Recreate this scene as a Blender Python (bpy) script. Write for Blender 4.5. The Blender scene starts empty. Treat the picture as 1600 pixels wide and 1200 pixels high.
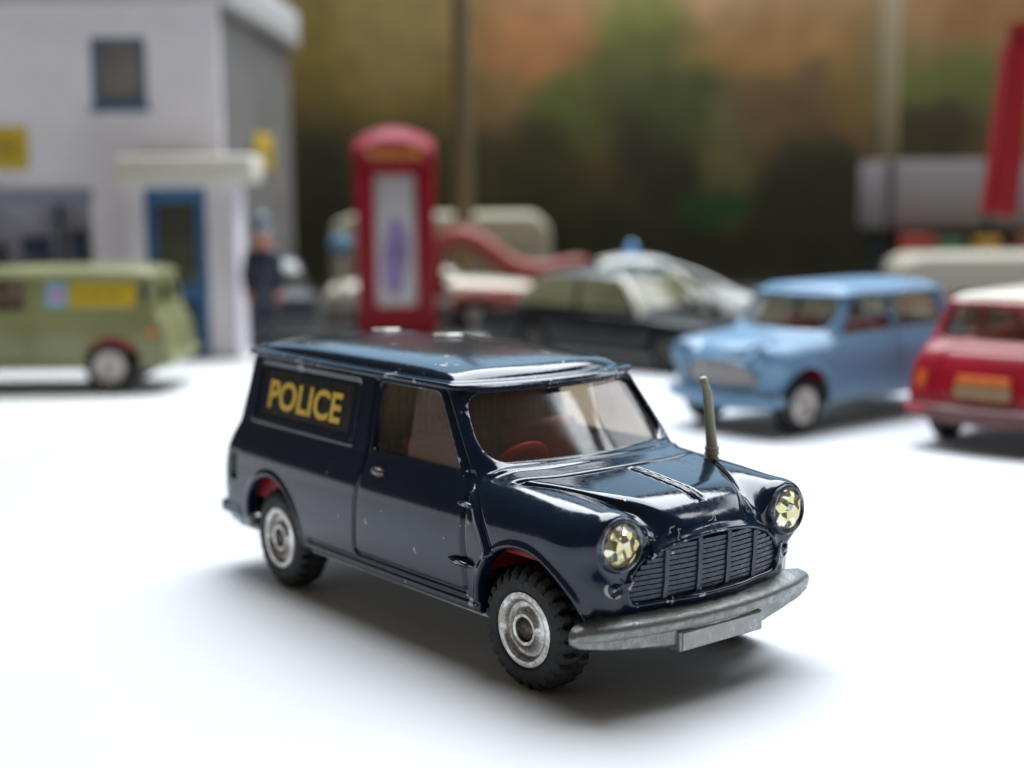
import bpy, bmesh, math, random
import numpy as np
from mathutils import Vector, Matrix, Euler
random.seed(7)
S = bpy.context.scene
COL = S.collection
U = 0.01                      # one millimetre of the toy world in Blender units (everything ten times real size)
R = math.radians

# ------------------------------------------------------------------ camera, world, lamps, exposure
cd = bpy.data.cameras.new('camera'); cam = bpy.data.objects.new('camera', cd); COL.objects.link(cam)
cd.lens = 50.58; cd.sensor_width = 36.0; cd.clip_start = 0.02; cd.clip_end = 200
_p, _r = R(7.886), R(-0.575)
_f = Vector((0, math.cos(_p), -math.sin(_p))); _x = Vector((1, 0, 0)); _u = _x.cross(_f)
_x, _u = _x*math.cos(_r) + _u*math.sin(_r), -_x*math.sin(_r) + _u*math.cos(_r)
M4 = Matrix((_x, _u, -_f)).transposed().to_4x4(); M4.translation = Vector((-13.246, -149.785, 50.929))*U
cam.matrix_world = M4
cd.dof.use_dof = True; cd.dof.focus_distance = 147.5*U; cd.dof.aperture_fstop = 0.05058/(2.7*U)
S.camera = cam

w = bpy.data.worlds.new('World'); S.world = w; w.use_nodes = True
w.node_tree.nodes['Background'].inputs[0].default_value = (0.50, 0.41, 0.30, 1)
w.node_tree.nodes['Background'].inputs[1].default_value = 0.165

def area(name, loc, target, sx, sy, power, col):
    l = bpy.data.lights.new(name, 'AREA'); l.shape = 'RECTANGLE'; l.size = sx*U; l.size_y = sy*U; l.energy = power; l.color = col
    o = bpy.data.objects.new(name, l); COL.objects.link(o); o.location = Vector(loc)*U
    o.rotation_euler = (Vector(target) - Vector(loc)).to_track_quat('-Z', 'Y').to_euler(); o['kind'] = 'helper'
    return o
# the tall window behind and above the painted backdrop, and the panes of the window on the right
def window(az, el, d, sx, sy, power, target=(0, 0, 15)):
    az, el = R(az), R(el)
    area('window_light', (d*math.cos(az)*math.cos(el), d*math.sin(az)*math.cos(el), 15 + d*math.sin(el)), target, sx, sy, power, (.88, .94, 1.0))
window(80, 62, 1000, 880, 800, 2400)
area('window_light', (0, 960, 430), (0, 0, 430), 1500, 480, 330, (.44, .72, 1.0))
window(13, 47, 950, 120, 110, 36); window(17, 39, 950, 130, 60, 20); window(36, 32, 950, 330, 260, 120)

S.render.engine = 'CYCLES'
S.view_settings.view_transform = 'Standard'; S.view_settings.look = 'None'
S.view_settings.exposure = 0.0; S.view_settings.gamma = 1.0; S.view_settings.use_curve_mapping = False
S.cycles.max_bounces = 10; S.cycles.transparent_max_bounces = 12

# ------------------------------------------------------------------ helpers
def tag(o, label=None, cat=None, group=None, kind=None):
    for k, v in (('label', label), ('category', cat), ('group', group), ('kind', kind)):
        if v: o[k] = v
    return o
def empty(name, loc=(0, 0, 0), rz=0.0):
    o = bpy.data.objects.new(name, None); COL.objects.link(o); o.location = Vector(loc)*U; o.rotation_euler = (0, 0, R(rz)); o.empty_display_size = .05
    return o
def link(name, me, mat=None, parent=None):
    if mat is not None and not me.materials: me.materials.append(mat)
    o = bpy.data.objects.new(name, me); COL.objects.link(o); o.parent = parent
    return o
def np_mesh(name, V, Fc, N=None):
    """V in mm (n,3); Fc quads (m,4)"""
    me = bpy.data.meshes.new(name)
    me.vertices.add(len(V)); me.vertices.foreach_set('co', (np.asarray(V, dtype=np.float32)*U).ravel())
    me.loops.add(Fc.size); me.loops.foreach_set('vertex_index', Fc.astype(np.int32).ravel())
    k = Fc.shape[1]
    me.polygons.add(len(Fc)); me.polygons.foreach_set('loop_start', np.arange(0, Fc.size, k, dtype=np.int32))
    me.polygons.foreach_set('use_smooth', np.ones(len(Fc), dtype=bool))
    me.update(calc_edges=True)
    if N is not None: me.normals_split_custom_set_from_vertices(N.astype(float).tolist())
    return me
def py_mesh(name, V, F, smooth=False):
    me = bpy.data.meshes.new(name); me.from_pydata([Vector(v)*U for v in V], [], F); me.update()
    if smooth: me.polygons.foreach_set('use_smooth', [True]*len(me.polygons))
    return me
def bm_mesh(name, bm, smooth=False, angle=None):
    me = bpy.data.meshes.new(name); bmesh.ops.recalc_face_normals(bm, faces=bm.faces[:]); bm.to_mesh(me); bm.free()
    me.transform(Matrix.Scale(U, 4))
    if smooth or angle: me.polygons.foreach_set('use_smooth', [True]*len(me.polygons))
    if angle: me.set_sharp_from_angle(angle=R(angle))
    return me
def box(x0, x1, y0, y1, z0, z1, bev=0.0, seg=2):
    bm = bmesh.new(); bmesh.ops.create_cube(bm, size=1)
    for v in bm.verts: v.co = Vector(((x0+x1)/2 + v.co.x*(x1-x0), (y0+y1)/2 + v.co.y*(y1-y0), (z0+z1)/2 + v.co.z*(z1-z0)))
    if bev: bmesh.ops.bevel(bm, geom=bm.edges[:] + bm.verts[:], offset=bev, segments=seg, profile=.5, affect='EDGES', clamp_overlap=True)
    return bm
def boxo(name, dims, mat, parent=None, bev=0.3):
    return link(name, bm_mesh(name, box(*dims, bev), angle=35), mat, parent)
def lathe_mesh(name, prof, n=48, axis='y', mod=None, closed=False, angle=None):
    """prof: list of (r, a) pairs, a along the axis; mod(i_prof, ang) -> radius offset"""
    V = []; F = []; m = len(prof)
    for j in range(n):
        t = 2*math.pi*j/n
        for i, (r, a_) in enumerate(prof):
            rr = r + (mod(i, j) if mod else 0)
            c, s = rr*math.cos(t), rr*math.sin(t)
            V.append((c, a_, s) if axis == 'y' else ((a_, c, s) if axis == 'x' else (c, s, a_)))
    for j in range(n):
        for i in range(m-1 + (1 if closed else 0)):
            a0 = j*m+i; a1 = j*m+(i+1) % m; b0 = ((j+1) % n)*m+i; b1 = ((j+1) % n)*m+(i+1) % m
            F.append((a0, a1, b1, b0))
    bm = bmesh.new(); vs = [bm.verts.new(v) for v in V]
    for f in F:
        try: bm.faces.new([vs[i] for i in f])
        except ValueError: pass
    bmesh.ops.remove_doubles(bm, verts=bm.verts[:], dist=1e-4)
    return bm_mesh(name, bm, smooth=True, angle=angle)
def tube_mesh(name, pts, rad, n=10):
    pts = [Vector(p) for p in pts]; rads = rad if isinstance(rad, (list, tuple)) else [rad]*len(pts)
    V = []; F = []
    up = Vector((0.3, 0.2, 1)).normalized()
    for i, p in enumerate(pts):
        t = (pts[min(i+1, len(pts)-1)] - pts[max(i-1, 0)]).normalized()
        if i == 0: a1 = t.orthogonal().normalized()
        else: a1 = (a1 - t*a1.dot(t)).normalized()
        a2 = t.cross(a1)
        for j in range(n):
            th = 2*math.pi*j/n; V.append(p + (a1*math.cos(th) + a2*math.sin(th))*rads[i])
    for i in range(len(pts)-1):
        for j in range(n):
            F.append((i*n+j, i*n+(j+1) % n, (i+1)*n+(j+1) % n, (i+1)*n+j))
    F.append(tuple(range(n-1, -1, -1))); F.append(tuple((len(pts)-1)*n + j for j in range(n)))
    return py_mesh(name, V, F, True)
def text_mesh(name, body, size, bold=0.0):
    cu = bpy.data.curves.new(name, 'FONT'); cu.body = body; cu.size = size; cu.offset = bold; cu.extrude = 0; cu.resolution_u = 6
    o = bpy.data.objects.new(name, cu); COL.objects.link(o)
    dg = bpy.context.evaluated_depsgraph_get(); me = bpy.data.meshes.new_from_object(o.evaluated_get(dg)); me.name = name
    bpy.data.objects.remove(o); bpy.data.curves.remove(cu)
    return me

# ------------------------------------------------------------------ materials
def nt(name):
    m = bpy.data.materials.new(name); m.use_nodes = True
    t = m.node_tree; b = t.nodes['Principled BSDF']
    return m, t, b
def nd(t, typ, **kw):
    n = t.nodes.new(typ)
    for k, v in kw.items():
        if k in ('operation', 'blend_type', 'data_type', 'noise_dimensions', 'feature', 'distance', 'interpolation_type', 'wave_type', 'bands_direction', 'clamp', 'noise_type', 'normalize'): setattr(n, k, v)
        else: n.inputs[k].default_value = v
    return n
def lk(t, a, b): t.links.new(a, b)
def ramp(t, fac, stops):
    r = t.nodes.new('ShaderNodeValToRGB'); e = r.color_ramp.elements
    while len(e) < len(stops): e.new(0.5)
    for k, (p, c) in enumerate(stops):
        e[k].position = p; e[k].color = c if len(c) == 4 else (*c, 1)
    lk(t, fac, r.inputs[0]); return r
def mixc(t, fac, a, b, bt='MIX'):
    n = t.nodes.new('ShaderNodeMix'); n.data_type = 'RGBA'; n.blend_type = bt
    for sock, v in ((n.inputs[0], fac), (n.inputs[6], a), (n.inputs[7], b)):
        if hasattr(v, 'is_output'): lk(t, v, sock)
        elif isinstance(v, (int, float)): sock.default_value = v
        else: sock.default_value = (*v, 1) if len(v) == 3 else v
    return n.outputs[2]
def math_n(t, op, a, b=None, cl=False):
    n = t.nodes.new('ShaderNodeMath'); n.operation = op; n.use_clamp = cl
    for i, v in enumerate((a, b)):
        if v is None: continue
        if hasattr(v, 'is_output'): lk(t, v, n.inputs[i])
        else: n.inputs[i].default_value = v
    return n.outputs[0]
def simple(name, col, rough=0.5, metal=0.0, coat=0.0, var=0.08, scale=60, bump=0.0, spec=0.5, trans=0.0):
    """plain material with a little mottling in colour and gloss"""
    m, t, b = nt(name)
    tc = t.nodes.new('ShaderNodeTexCoord'); n = nd(t, 'ShaderNodeTexNoise', Scale=scale, Detail=5.0, Roughness=.6); lk(t, tc.outputs['Object'], n.inputs['Vector'])
    lo = tuple(c*(1-var) for c in col); hi = tuple(min(1, c*(1+var)) for c in col)
    lk(t, ramp(t, n.outputs[0], [(.3, lo), (.7, hi)]).outputs[0], b.inputs['Base Color'])
    rr = ramp(t, n.outputs[0], [(.3, (rough*.85,)*3), (.75, (min(1, rough*1.2),)*3)]); lk(t, rr.outputs[0], b.inputs['Roughness'])
    b.inputs['Metallic'].default_value = metal; b.inputs['Coat Weight'].default_value = coat; b.inputs['Coat Roughness'].default_value = .08
    b.inputs['Specular IOR Level'].default_value = spec; b.inputs['Transmission Weight'].default_value = trans
    if bump:
        bn = nd(t, 'ShaderNodeBump', Strength=bump, Distance=.004); lk(t, n.outputs[0], bn.inputs['Height']); lk(t, bn.outputs[0], b.inputs['Normal'])
    return m
def enamel(name, col, wear=1.0, rough=.14, chip=(.42, .43, .44), bumps=1.0):
    """thick glossy toy enamel: faint orange peel, dust, fine scratches and chips, mostly on the raised edges"""
    m, t, b = nt(name)
    tc = t.nodes.new('ShaderNodeTexCoord'); ob = tc.outputs['Object']
    geo = t.nodes.new('ShaderNodeNewGeometry')
    n1 = nd(t, 'ShaderNodeTexNoise', Scale=34.0, Detail=7.0, Roughness=.62); lk(t, ob, n1.inputs['Vector'])
    n2 = nd(t, 'ShaderNodeTexNoise', Scale=190.0, Detail=4.0, Roughness=.6); lk(t, ob, n2.inputs['Vector'])
    n3 = nd(t, 'ShaderNodeTexNoise', Scale=7.0, Detail=3.0, Roughness=.5); lk(t, ob, n3.inputs['Vector'])
    # chips: sparse blotches anywhere, denser on edges
    edge = ramp(t, geo.outputs['Pointiness'], [(.515, (0, 0, 0)), (.60, (1, 1, 1))]).outputs[0]
    eb = math_n(t, 'MULTIPLY', edge, 0.19*wear)
    c1 = math_n(t, 'ADD', n1.outputs[0], eb)
    c2 = math_n(t, 'ADD', c1, math_n(t, 'MULTIPLY', math_n(t, 'SUBTRACT', n2.outputs[0], .5), .32))
    c3 = math_n(t, 'ADD', c2, math_n(t, 'MULTIPLY', math_n(t, 'SUBTRACT', n3.outputs[0], .5), .25))
    chipm = ramp(t, c3, [(.684 if wear >= 1 else .80, (0, 0, 0)), (.700 if wear >= 1 else .83, (1, 1, 1))]).outputs[0]
    # scratches: thin stretched voronoi lines
    mp = nd(t, 'ShaderNodeMapping'); mp.inputs['Scale'].default_value = (3, 17, 9); mp.inputs['Rotation'].default_value = (.2, .5, .6); lk(t, ob, mp.inputs[0])
    vo = nd(t, 'ShaderNodeTexNoise', Scale=9.0, Detail=2.0, Distortion=.6); lk(t, mp.outputs[0], vo.inputs['Vector'])
    sc = math_n(t, 'ABSOLUTE', math_n(t, 'SUBTRACT', vo.outputs[0], .5))
    scm = math_n(t, 'MULTIPLY', ramp(t, sc, [(0, (1, 1, 1)), (.004, (0, 0, 0))]).outputs[0], ramp(t, n3.outputs[0], [(.52, (0, 0, 0)), (.66, (.45*min(wear, 1),)*3)]).outputs[0])
    base = mixc(t, ramp(t, n3.outputs[0], [(.35, (0, 0, 0)), (.7, (1, 1, 1))]).outputs[0], tuple(c*.86 for c in col), tuple(min(1, c*1.12) for c in col))
    base = mixc(t, scm, base, tuple(min(1, c + .10) for c in col))
    base = mixc(t, chipm, base, chip)
    lk(t, base, b.inputs['Base Color'])
    dust = ramp(t, n2.outputs[0], [(.35, (rough*.7,)*3), (.72, (rough*1.7,)*3)]).outputs[0]
    rg = mixc(t, chipm, dust, (.42, .42, .42)); lk(t, rg, b.inputs['Roughness'])
    lk(t, math_n(t, 'MULTIPLY', chipm, .35), b.inputs['Metallic'])
    b.inputs['IOR'].default_value = 1.55
    n4 = nd(t, 'ShaderNodeTexNoise', Scale=16.0, Detail=2.0); lk(t, ob, n4.inputs['Vector'])
    h = math_n(t, 'ADD', math_n(t, 'MULTIPLY', n4.outputs[0], .55*bumps), math_n(t, 'MULTIPLY', n2.outputs[0], .035*bumps))
    h = math_n(t, 'SUBTRACT', h, math_n(t, 'MULTIPLY', chipm, .10))
    bn = nd(t, 'ShaderNodeBump', Strength=.35, Distance=.0022); lk(t, h, bn.inputs['Height']); lk(t, bn.outputs[0], b.inputs['Normal'])
    return m
def castmetal(name, col=(.36, .36, .35), rough=.42, dark=(.10, .085, .06), amt=.5, metal=.85, scale=26):
    m, t, b = nt(name)
    tc = t.nodes.new('ShaderNodeTexCoord'); ob = tc.outputs['Object']
    n1 = nd(t, 'ShaderNodeTexNoise', Scale=scale, Detail=8.0, Roughness=.68); lk(t, ob, n1.inputs['Vector'])
    n2 = nd(t, 'ShaderNodeTexNoise', Scale=scale*6, Detail=3.0); lk(t, ob, n2.inputs['Vector'])
    f = math_n(t, 'ADD', n1.outputs[0], math_n(t, 'MULTIPLY', math_n(t, 'SUBTRACT', n2.outputs[0], .5), .4))
    k = ramp(t, f, [(.62 - .3*amt, (0, 0, 0)), (.70 - .1*amt, (1, 1, 1))]).outputs[0]
    lk(t, mixc(t, k, dark, col), b.inputs['Base Color']); b.inputs['Metallic'].default_value = metal
    lk(t, ramp(t, f, [(.35, (min(1, rough*1.5),)*3), (.65, (rough*.8,)*3)]).outputs[0], b.inputs['Roughness'])
    bn = nd(t, 'ShaderNodeBump', Strength=.3, Distance=.003); lk(t, f, bn.inputs['Height']); lk(t, bn.outputs[0], b.inputs['Normal'])
    return m
def glass(name, tint=(.86, .84, .78), rough=.04, milk=0.0, milkcol=(.45, .40, .36), reflect=1.0):
    """thin clear moulding: see-through with a surface reflection, smears and some milkiness"""
    m, t, b = nt(name); t.nodes.remove(b); out = t.nodes['Material Output']
    tc = t.nodes.new('ShaderNodeTexCoord'); n = nd(t, 'ShaderNodeTexNoise', Scale=11.0, Detail=5.0, Roughness=.6); lk(t, tc.outputs['Object'], n.inputs['Vector'])
    tr = t.nodes.new('ShaderNodeBsdfTransparent'); tr.inputs[0].default_value = (*tint, 1)
    gl = t.nodes.new('ShaderNodeBsdfGlossy'); lk(t, ramp(t, n.outputs[0], [(.35, (rough*.6,)*3), (.75, (rough*2.4,)*3)]).outputs[0], gl.inputs['Roughness'])
    df = t.nodes.new('ShaderNodeBsdfDiffuse'); df.inputs[0].default_value = (*milkcol, 1)
    ge = t.nodes.new('ShaderNodeNewGeometry'); dt = t.nodes.new('ShaderNodeVectorMath'); dt.operation = 'DOT_PRODUCT'; lk(t, ge.outputs['Incoming'], dt.inputs[0]); lk(t, ge.outputs['Normal'], dt.inputs[1])
    fz = math_n(t, 'ADD', math_n(t, 'MULTIPLY', math_n(t, 'POWER', math_n(t, 'SUBTRACT', 1.0, math_n(t, 'ABSOLUTE', dt.outputs['Value']), True), 5.0), .92), .075)
    m1 = t.nodes.new('ShaderNodeMixShader'); m2 = t.nodes.new('ShaderNodeMixShader')
    mk = math_n(t, 'MULTIPLY', ramp(t, n.outputs[0], [(.3, (.6, .6, .6)), (.75, (1.4, 1.4, 1.4))]).outputs[0], milk, True)
    lk(t, mk, m1.inputs[0]); lk(t, tr.outputs[0], m1.inputs[1]); lk(t, df.outputs[0], m1.inputs[2])
    lk(t, math_n(t, 'MULTIPLY', fz, reflect, True), m2.inputs[0]); lk(t, m1.outputs[0], m2.inputs[1]); lk(t, gl.outputs[0], m2.inputs[2])
    bn = nd(t, 'ShaderNodeBump', Strength=.05, Distance=.0008); lk(t, n.outputs[0], bn.inputs['Height']); lk(t, bn.outputs[0], gl.inputs['Normal'])
    lk(t, m2.outputs[0], out.inputs[0]); return m

# ------------------------------------------------------------------ implicit surfaces (castings with soft, paint-filled edges)
f32 = np.float32
def smax(a, b, k):
    h = np.maximum(k - np.abs(a-b), 0)/k
    return np.maximum(a, b) + h*h*k*f32(.25)
def smin(a, b, k): return -smax(-a, -b, k)
def sstep(v, w):                                  # 1 inside (v<0), 0 outside, soft over w
    return 1/(1 + np.exp(np.clip(v/w*4, -40, 40)))
def bump(v, w): return np.exp(-np.minimum((v/w)**2, 40))
def curve(xs, ys):                                # smooth (pchip-like) lookup
    X = np.array(xs, float); Y = np.array(ys, float)
    d = np.diff(Y)/np.diff(X); m_ = np.zeros(len(X)); m_[1:-1] = np.where(d[1:]*d[:-1] > 0, 2*d[1:]*d[:-1]/(d[1:]+d[:-1]+1e-12), 0); m_[0] = d[0]; m_[-1] = d[-1]
    q = np.linspace(X[0], X[-1], 8000); i = np.clip(np.searchsorted(X, q, 'right')-1, 0, len(X)-2); h = np.diff(X)[i]; s = (q-X[i])/h
    v = (2*s**3-3*s**2+1)*Y[i] + (s**3-2*s**2+s)*h*m_[i] + (-2*s**3+3*s**2)*Y[i+1] + (s**3-s**2)*h*m_[i+1]
    return lambda a_: np.interp(a_, q, v).astype(f32)
def polyline(px, pz, x, z):
    d = None
    for (x0, z0), (x1, z1) in zip(list(zip(px, pz))[:-1], list(zip(px, pz))[1:]):
        ex, ez = x1-x0, z1-z0; L = ex*ex + ez*ez
        s = np.clip(((x-x0)*ex + (z-z0)*ez)/L, 0, 1)
        dd = (x-x0-ex*s)**2 + (z-z0-ez*s)**2
        d = dd if d is None else np.minimum(d, dd)
    return np.sqrt(d)
def convex(pts, x, z, k=.8):                      # soft convex polygon, counter-clockwise (x,z) points
    d = None
    for (x0, z0), (x1, z1) in zip(pts, pts[1:] + pts[:1]):
        ex, ez = x1-x0, z1-z0; L = math.hypot(ex, ez)
        dd = ((x-x0)*ez - (z-z0)*ex)/L
        d = dd if d is None else smax(d, dd, k)
    return d
def nets(fn, lo, hi, h, mirror=True, iters=2):
    """surface nets of fn(x,y,z)=0 in a box, symmetric in y; vertices pulled on to the surface, normals from its gradient"""
    xs = np.arange(lo[0], hi[0], h, dtype=f32); zs = np.arange(lo[2], hi[2], h, dtype=f32)
    if mirror:
        ys = np.arange(0, hi[1], h, dtype=f32)
        Fh = np.broadcast_to(fn(xs[:, None, None], ys[None, :, None], zs[None, None, :]), (len(xs), len(ys), len(zs)))
        Fd = np.concatenate([Fh[:, :0:-1], Fh], 1); ys = np.concatenate([-ys[:0:-1], ys])
    else:
        ys = np.arange(lo[1], hi[1], h, dtype=f32); Fd = np.ascontiguousarray(np.broadcast_to(fn(xs[:, None, None], ys[None, :, None], zs[None, None, :]), (len(xs), len(ys), len(zs))))
    I = Fd < 0
    n8 = np.zeros(tuple(s-1 for s in Fd.shape), np.uint8)
    for a_ in (0, 1):
        for b_ in (0, 1):
            for c_ in (0, 1): n8 += I[a_:I.shape[0]-1+a_, b_:I.shape[1]-1+b_, c_:I.shape[2]-1+c_]
    act = np.argwhere((n8 > 0) & (n8 < 8)); idm = np.full(n8.shape, -1, np.int32); idm[tuple(act.T)] = np.arange(len(act))
    cv = {}
    for c in range(8):
        o_ = ((c >> 2) & 1, (c >> 1) & 1, c & 1); cv[c] = Fd[act[:, 0]+o_[0], act[:, 1]+o_[1], act[:, 2]+o_[2]]
    acc = np.zeros((len(act), 3)); cnt = np.zeros(len(act))
    for c in range(8):
        for bit in (4, 2, 1):
            if c & bit: continue
            e = c | bit; s = (cv[c] < 0) != (cv[e] < 0)
            tt = np.where(s, cv[c]/np.where(s, cv[c]-cv[e], 1), 0)
            p = np.array([(c >> 2) & 1, (c >> 1) & 1, c & 1], float); q = np.array([(e >> 2) & 1, (e >> 1) & 1, e & 1], float)
            acc += s[:, None]*(p + (q-p)*tt[:, None]); cnt += s
    V = (act + acc/cnt[:, None])*h + np.array([xs[0], ys[0], zs[0]])
    Q = []
    for ax in range(3):
        A = np.moveaxis(I, ax, 0); s = A[:-1] != A[1:]
        Dm = np.moveaxis(idm, ax, 0); fl = A[:-1]
        s2 = s[:, 1:-1, 1:-1]; ii = np.argwhere(s2); i, j, k = ii[:, 0], ii[:, 1]+1, ii[:, 2]+1
        q = np.stack([Dm[i, j-1, k-1], Dm[i, j, k-1], Dm[i, j, k], Dm[i, j-1, k]], 1)
        rev = fl[i, j, k] if ax != 1 else ~fl[i, j, k]
        q = np.where(rev[:, None], q, q[:, ::-1]); Q.append(q)
    Q = np.concatenate(Q); Q = Q[(Q >= 0).all(1)]
    g_ = (lambda x, y, z: fn(x, np.abs(y), z)) if mirror else fn
    def grad(P, e=.05):
        G = np.empty_like(P)
        for k in range(3):
            a_, b_ = P.copy(), P.copy(); a_[:, k] += e; b_[:, k] -= e
            G[:, k] = (g_(*a_.T) - g_(*b_.T))/(2*e)
        return G
    for _ in range(iters):
        G = grad(V); f_ = g_(*V.T); st = -(f_/np.maximum((G*G).sum(1), .25))[:, None]*G
        L = np.linalg.norm(st, axis=1); st *= np.minimum(1, .45*h/np.maximum(L, 1e-9))[:, None]; V = V + st
    G = grad(V); N = G/np.maximum(np.linalg.norm(G, axis=1), 1e-9)[:, None]
    return V, Q, N
def submesh(name, V, Q, N, mask):
    q = Q[mask]; u, inv = np.unique(q, return_inverse=True)
    return np_mesh(name, V[u], inv.reshape(q.shape), N[u])

# ---- the small van casting (also used for the green van)
Wside = curve([4, 6.4, 8, 11, 14, 16, 18, 19.3, 20.3, 21, 29.5, 34], [15.4, 15.7, 16.05, 16.4, 16.5, 16.4, 15.95, 15.4, 15.0, 14.85, 12.9, 11.9])
Bw = curve([-14, -4, 0, 4, 7, 10, 14], [13.2, 12.6, 11.0, 9.1, 7.7, 6.8, 6.4])
Zb = curve([-14, -8, -3, 2, 6, 9, 14], [22.0, 21.6, 21.1, 20.65, 20.2, 19.75, 18.9])
NOSE = curve([5, 8, 10, 13, 15.5, 17, 19, 21], [9.6, 10.5, 11.0, 11.35, 11.45, 11.3, 10.7, 9.8])
REAR = curve([5, 8, 12, 16, 19, 20.5, 29.5, 33], [-65.4, -65.7, -65.4, -64.7, -63.6, -63.0, -61.8, -61.3])
FILL = curve([-16, -12, -4, 0, 4, 7, 9, 14], [21.9, 21.5, 20.9, 20.45, 19.75, 18.8, 17.8, 15.4])
def wing_d(x, y, z):
    ax_, az, ar, bx_, bz, br = -8., 15.75, 4.5, 8.75, 16.6, 3.2
    s = np.clip((x-ax_)/(bx_-ax_), 0, 1)
    yy = 11.5 + .4*s
    return np.sqrt((x-(ax_+(bx_-ax_)*s))**2 + (y-yy)**2 + (z-(az+(bz-az)*s))**2) - (ar+(br-ar)*s)
def ws_front(x, y, z): return (x + 6.4 + .0158*y*y + .835*(z-21.7))/1.303
def ws_reg(y, z): return smax(smax(y - (13.35 - (z-21.5)*.2), 21.75 - z, 3.2), z - 28.45, 2.0)
def sw_reg(x, z): return convex([(-28.9, 20.9), (-11.7, 20.9), (-17.6, 28.5), (-29.3, 28.5)], x, z, .9)
def rw_reg(y, z): return smax(smax(np.abs(y-6.2) - 4.2, 21.6 - z, 1.5), z - 27.2, 1.5)
def gr_reg(y, z): return smax(smax(y - 10.6 + .10*np.maximum(z-11.5, 0)**1.7*.5, 10.35 - z, 1.2), z - (16.35 - .0155*y*y - 1.1e-4*y**4), 1.6)
DOOR = ([-30.1, -29.7, -29.75, -30.3, -31.0, -30.6, -9.7, -9.2, -9.2, -10.3, -17.2, -29.4, -30.1], [28.6, 21, 18, 14, 9, 8.35, 8.35, 9, 19.3, 20.6, 29.2, 29.2, 28.6])
def van_skin(x, y, z, REAR=REAR, roof_mid=-38., rb_x=-67.0):
    side = y - Wside(z) + .00042*(x+27)**2
    rear = REAR(z) - x + .0014*y*y
    cab = smax(smax(ws_front(x, y, z), side, 1.9), rear, 1.9)
    plan = smax(smax(ws_front(x, y, z), side, .9), rear, 1.2)
    cab = smax(cab, z - 29.55, .5)
    # front: wings, nose, bonnet
    nose = smax(smax(x - NOSE(z) + .0105*y*y, side, 5.0), z - FILL(x) + .0045*y*y, 2.2)
    nose = nose + 1.2*np.clip((-4.0 - x)/6, 0, 1)**2*np.clip((19.5-z)/2, 0, 1)
    nose = smax(nose, -14 - x, .5)
    fr = smin(wing_d(x, y, z), nose, 2.0)
    bon = smax(smax(z - Zb(x) + .0048*y*y, (y - Bw(x))*.93, 1.3), x - NOSE(z) - .25 + .0105*y*y, 4.2)
    bon = smax(bon, -14 - x, .5)
    fr = smin(fr, bon, 1.0)
    # flat seat for the headlight
    rh = np.sqrt((y-11.9)**2 + (z-16.6)**2)
    fr = np.where(rh < 4, smax(fr, (x - 10.15 - .05*(z-16.6))*1., .25), fr)
    d = smin(cab, fr, .6)
    # roof panel above the gutter
    rf = smax(plan + .62, z - (31.5 - 1.0*(y/12.3)**4 - .7*((x-roof_mid)/23.)**4), 1.0)
    d = smin(d, smax(rf, 28.8 - z, .2), .12)
    gut = smax(plan - .55, np.abs(z-29.38) - .3, .3)
    d = smin(d, gut, .15)
    # rear bumper ledge
    rb = smax(smax(rb_x + .0025*y*y - x, y - 15.8, 1.2), smax(np.abs(z-8.2)-.85, x - rb_x - 6.6, .5), .6)
    d = smin(d, rb, .4)
    return d, side, plan
def van_outer(x, y, z):
    d, side, plan = van_skin(x, y, z)
    on_side = sstep(12.2 - y, .6)*sstep(x - 9.0, 1.0)
    up = sstep(z - 29.0, .3)
    # engraved and raised lines
    d = d + .42*bump(polyline(*DOOR, x, z), .30)*on_side*up
    d = d - .30*bump(polyline([-10.6, -7.4, -5.9, -4.6], [20.8, 17.8, 15.8, 13.0], x, z), .36)*on_side
    d = d + .25*bump(polyline([-10.0, -6.7, -5.2, -4.0], [20.8, 17.7, 15.7, 13.2], x, z), .32)*on_side
    d = d + .30*bump(z - 7.65, .30)*on_side*sstep(x + 7.2, .4)*sstep(-42.5 - x, .4)
    pr = smax(np.abs(x+45.7) - 12.3, np.abs(z-24.75) - 3.5, .8)
    d = d + (.30*sstep(pr, .3) - .05*bump(pr-.35, .35))*on_side*up
    d = d + .5*sstep(smax(np.abs(x+61.1+.1*(16-z))-.95, np.abs(z-14.45)-1.75, .8), .25)*on_side
    # wheel arch lips
    for cx, cz, rr in ((.3, 7.45, 7.55), (-51.2, 7.4, 7.0)):
        r_ = np.sqrt((x-cx)**2 + (np.maximum(z-cz, 0))**2)
        d = d - .28*bump(r_ - rr - .28, .36)*on_side
    # windscreen bead and grille mouth
    wr = ws_reg(y, z); fw = bump(ws_front(x, y, z), 1.6)*sstep(20.4 - z, .3)
    d = d - .15*bump(wr - .5, .36)*fw
    gr = gr_reg(y, z); fg = sstep(7.8 - x, .5)*sstep(z-17.3, .3)
    d = d + (.75*sstep(gr + .25, .3) - .34*bump(gr - .2, .36))*fg
    # bonnet: rear edge groove, side seams, centre bead
    onb = sstep(18.6 - z, .6)*sstep(-5.2 - x, .2)
    d = d + .32*bump(x - (-1.6 - .016*y*y) , .28)*onb*sstep(y - 13.0, .3)
    d = d + .50*bump(y - Bw(x) - .15, .26)*onb*sstep(x - 9.4, .5)*sstep(-3.6 - x, .2)
    d = d - .20*bump(y, .24)*onb*sstep(x - 9.3, .25)*sstep(-1.0 - x, .4) + .20*bump(y - .62, .17)*onb*sstep(x - 9.0, .4)*sstep(-.8 - x, .3)
    d = d - .22*bump(x - (-5.0 - .0158*y*y), .4)*sstep(19.8 - z, .3)*sstep(y - 13.6, .4)*sstep(z-21.6, .3)
    # rear doors
    rd = sstep(x + 61.5, .4)
    d = d + .3*bump(y, .3)*rd*sstep(10 - z, .3) + .3*bump(np.abs(smax(y - 12.2, np.abs(z-18.8)-9.2, 1.5)), .28)*rd
    return d, plan
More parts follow.
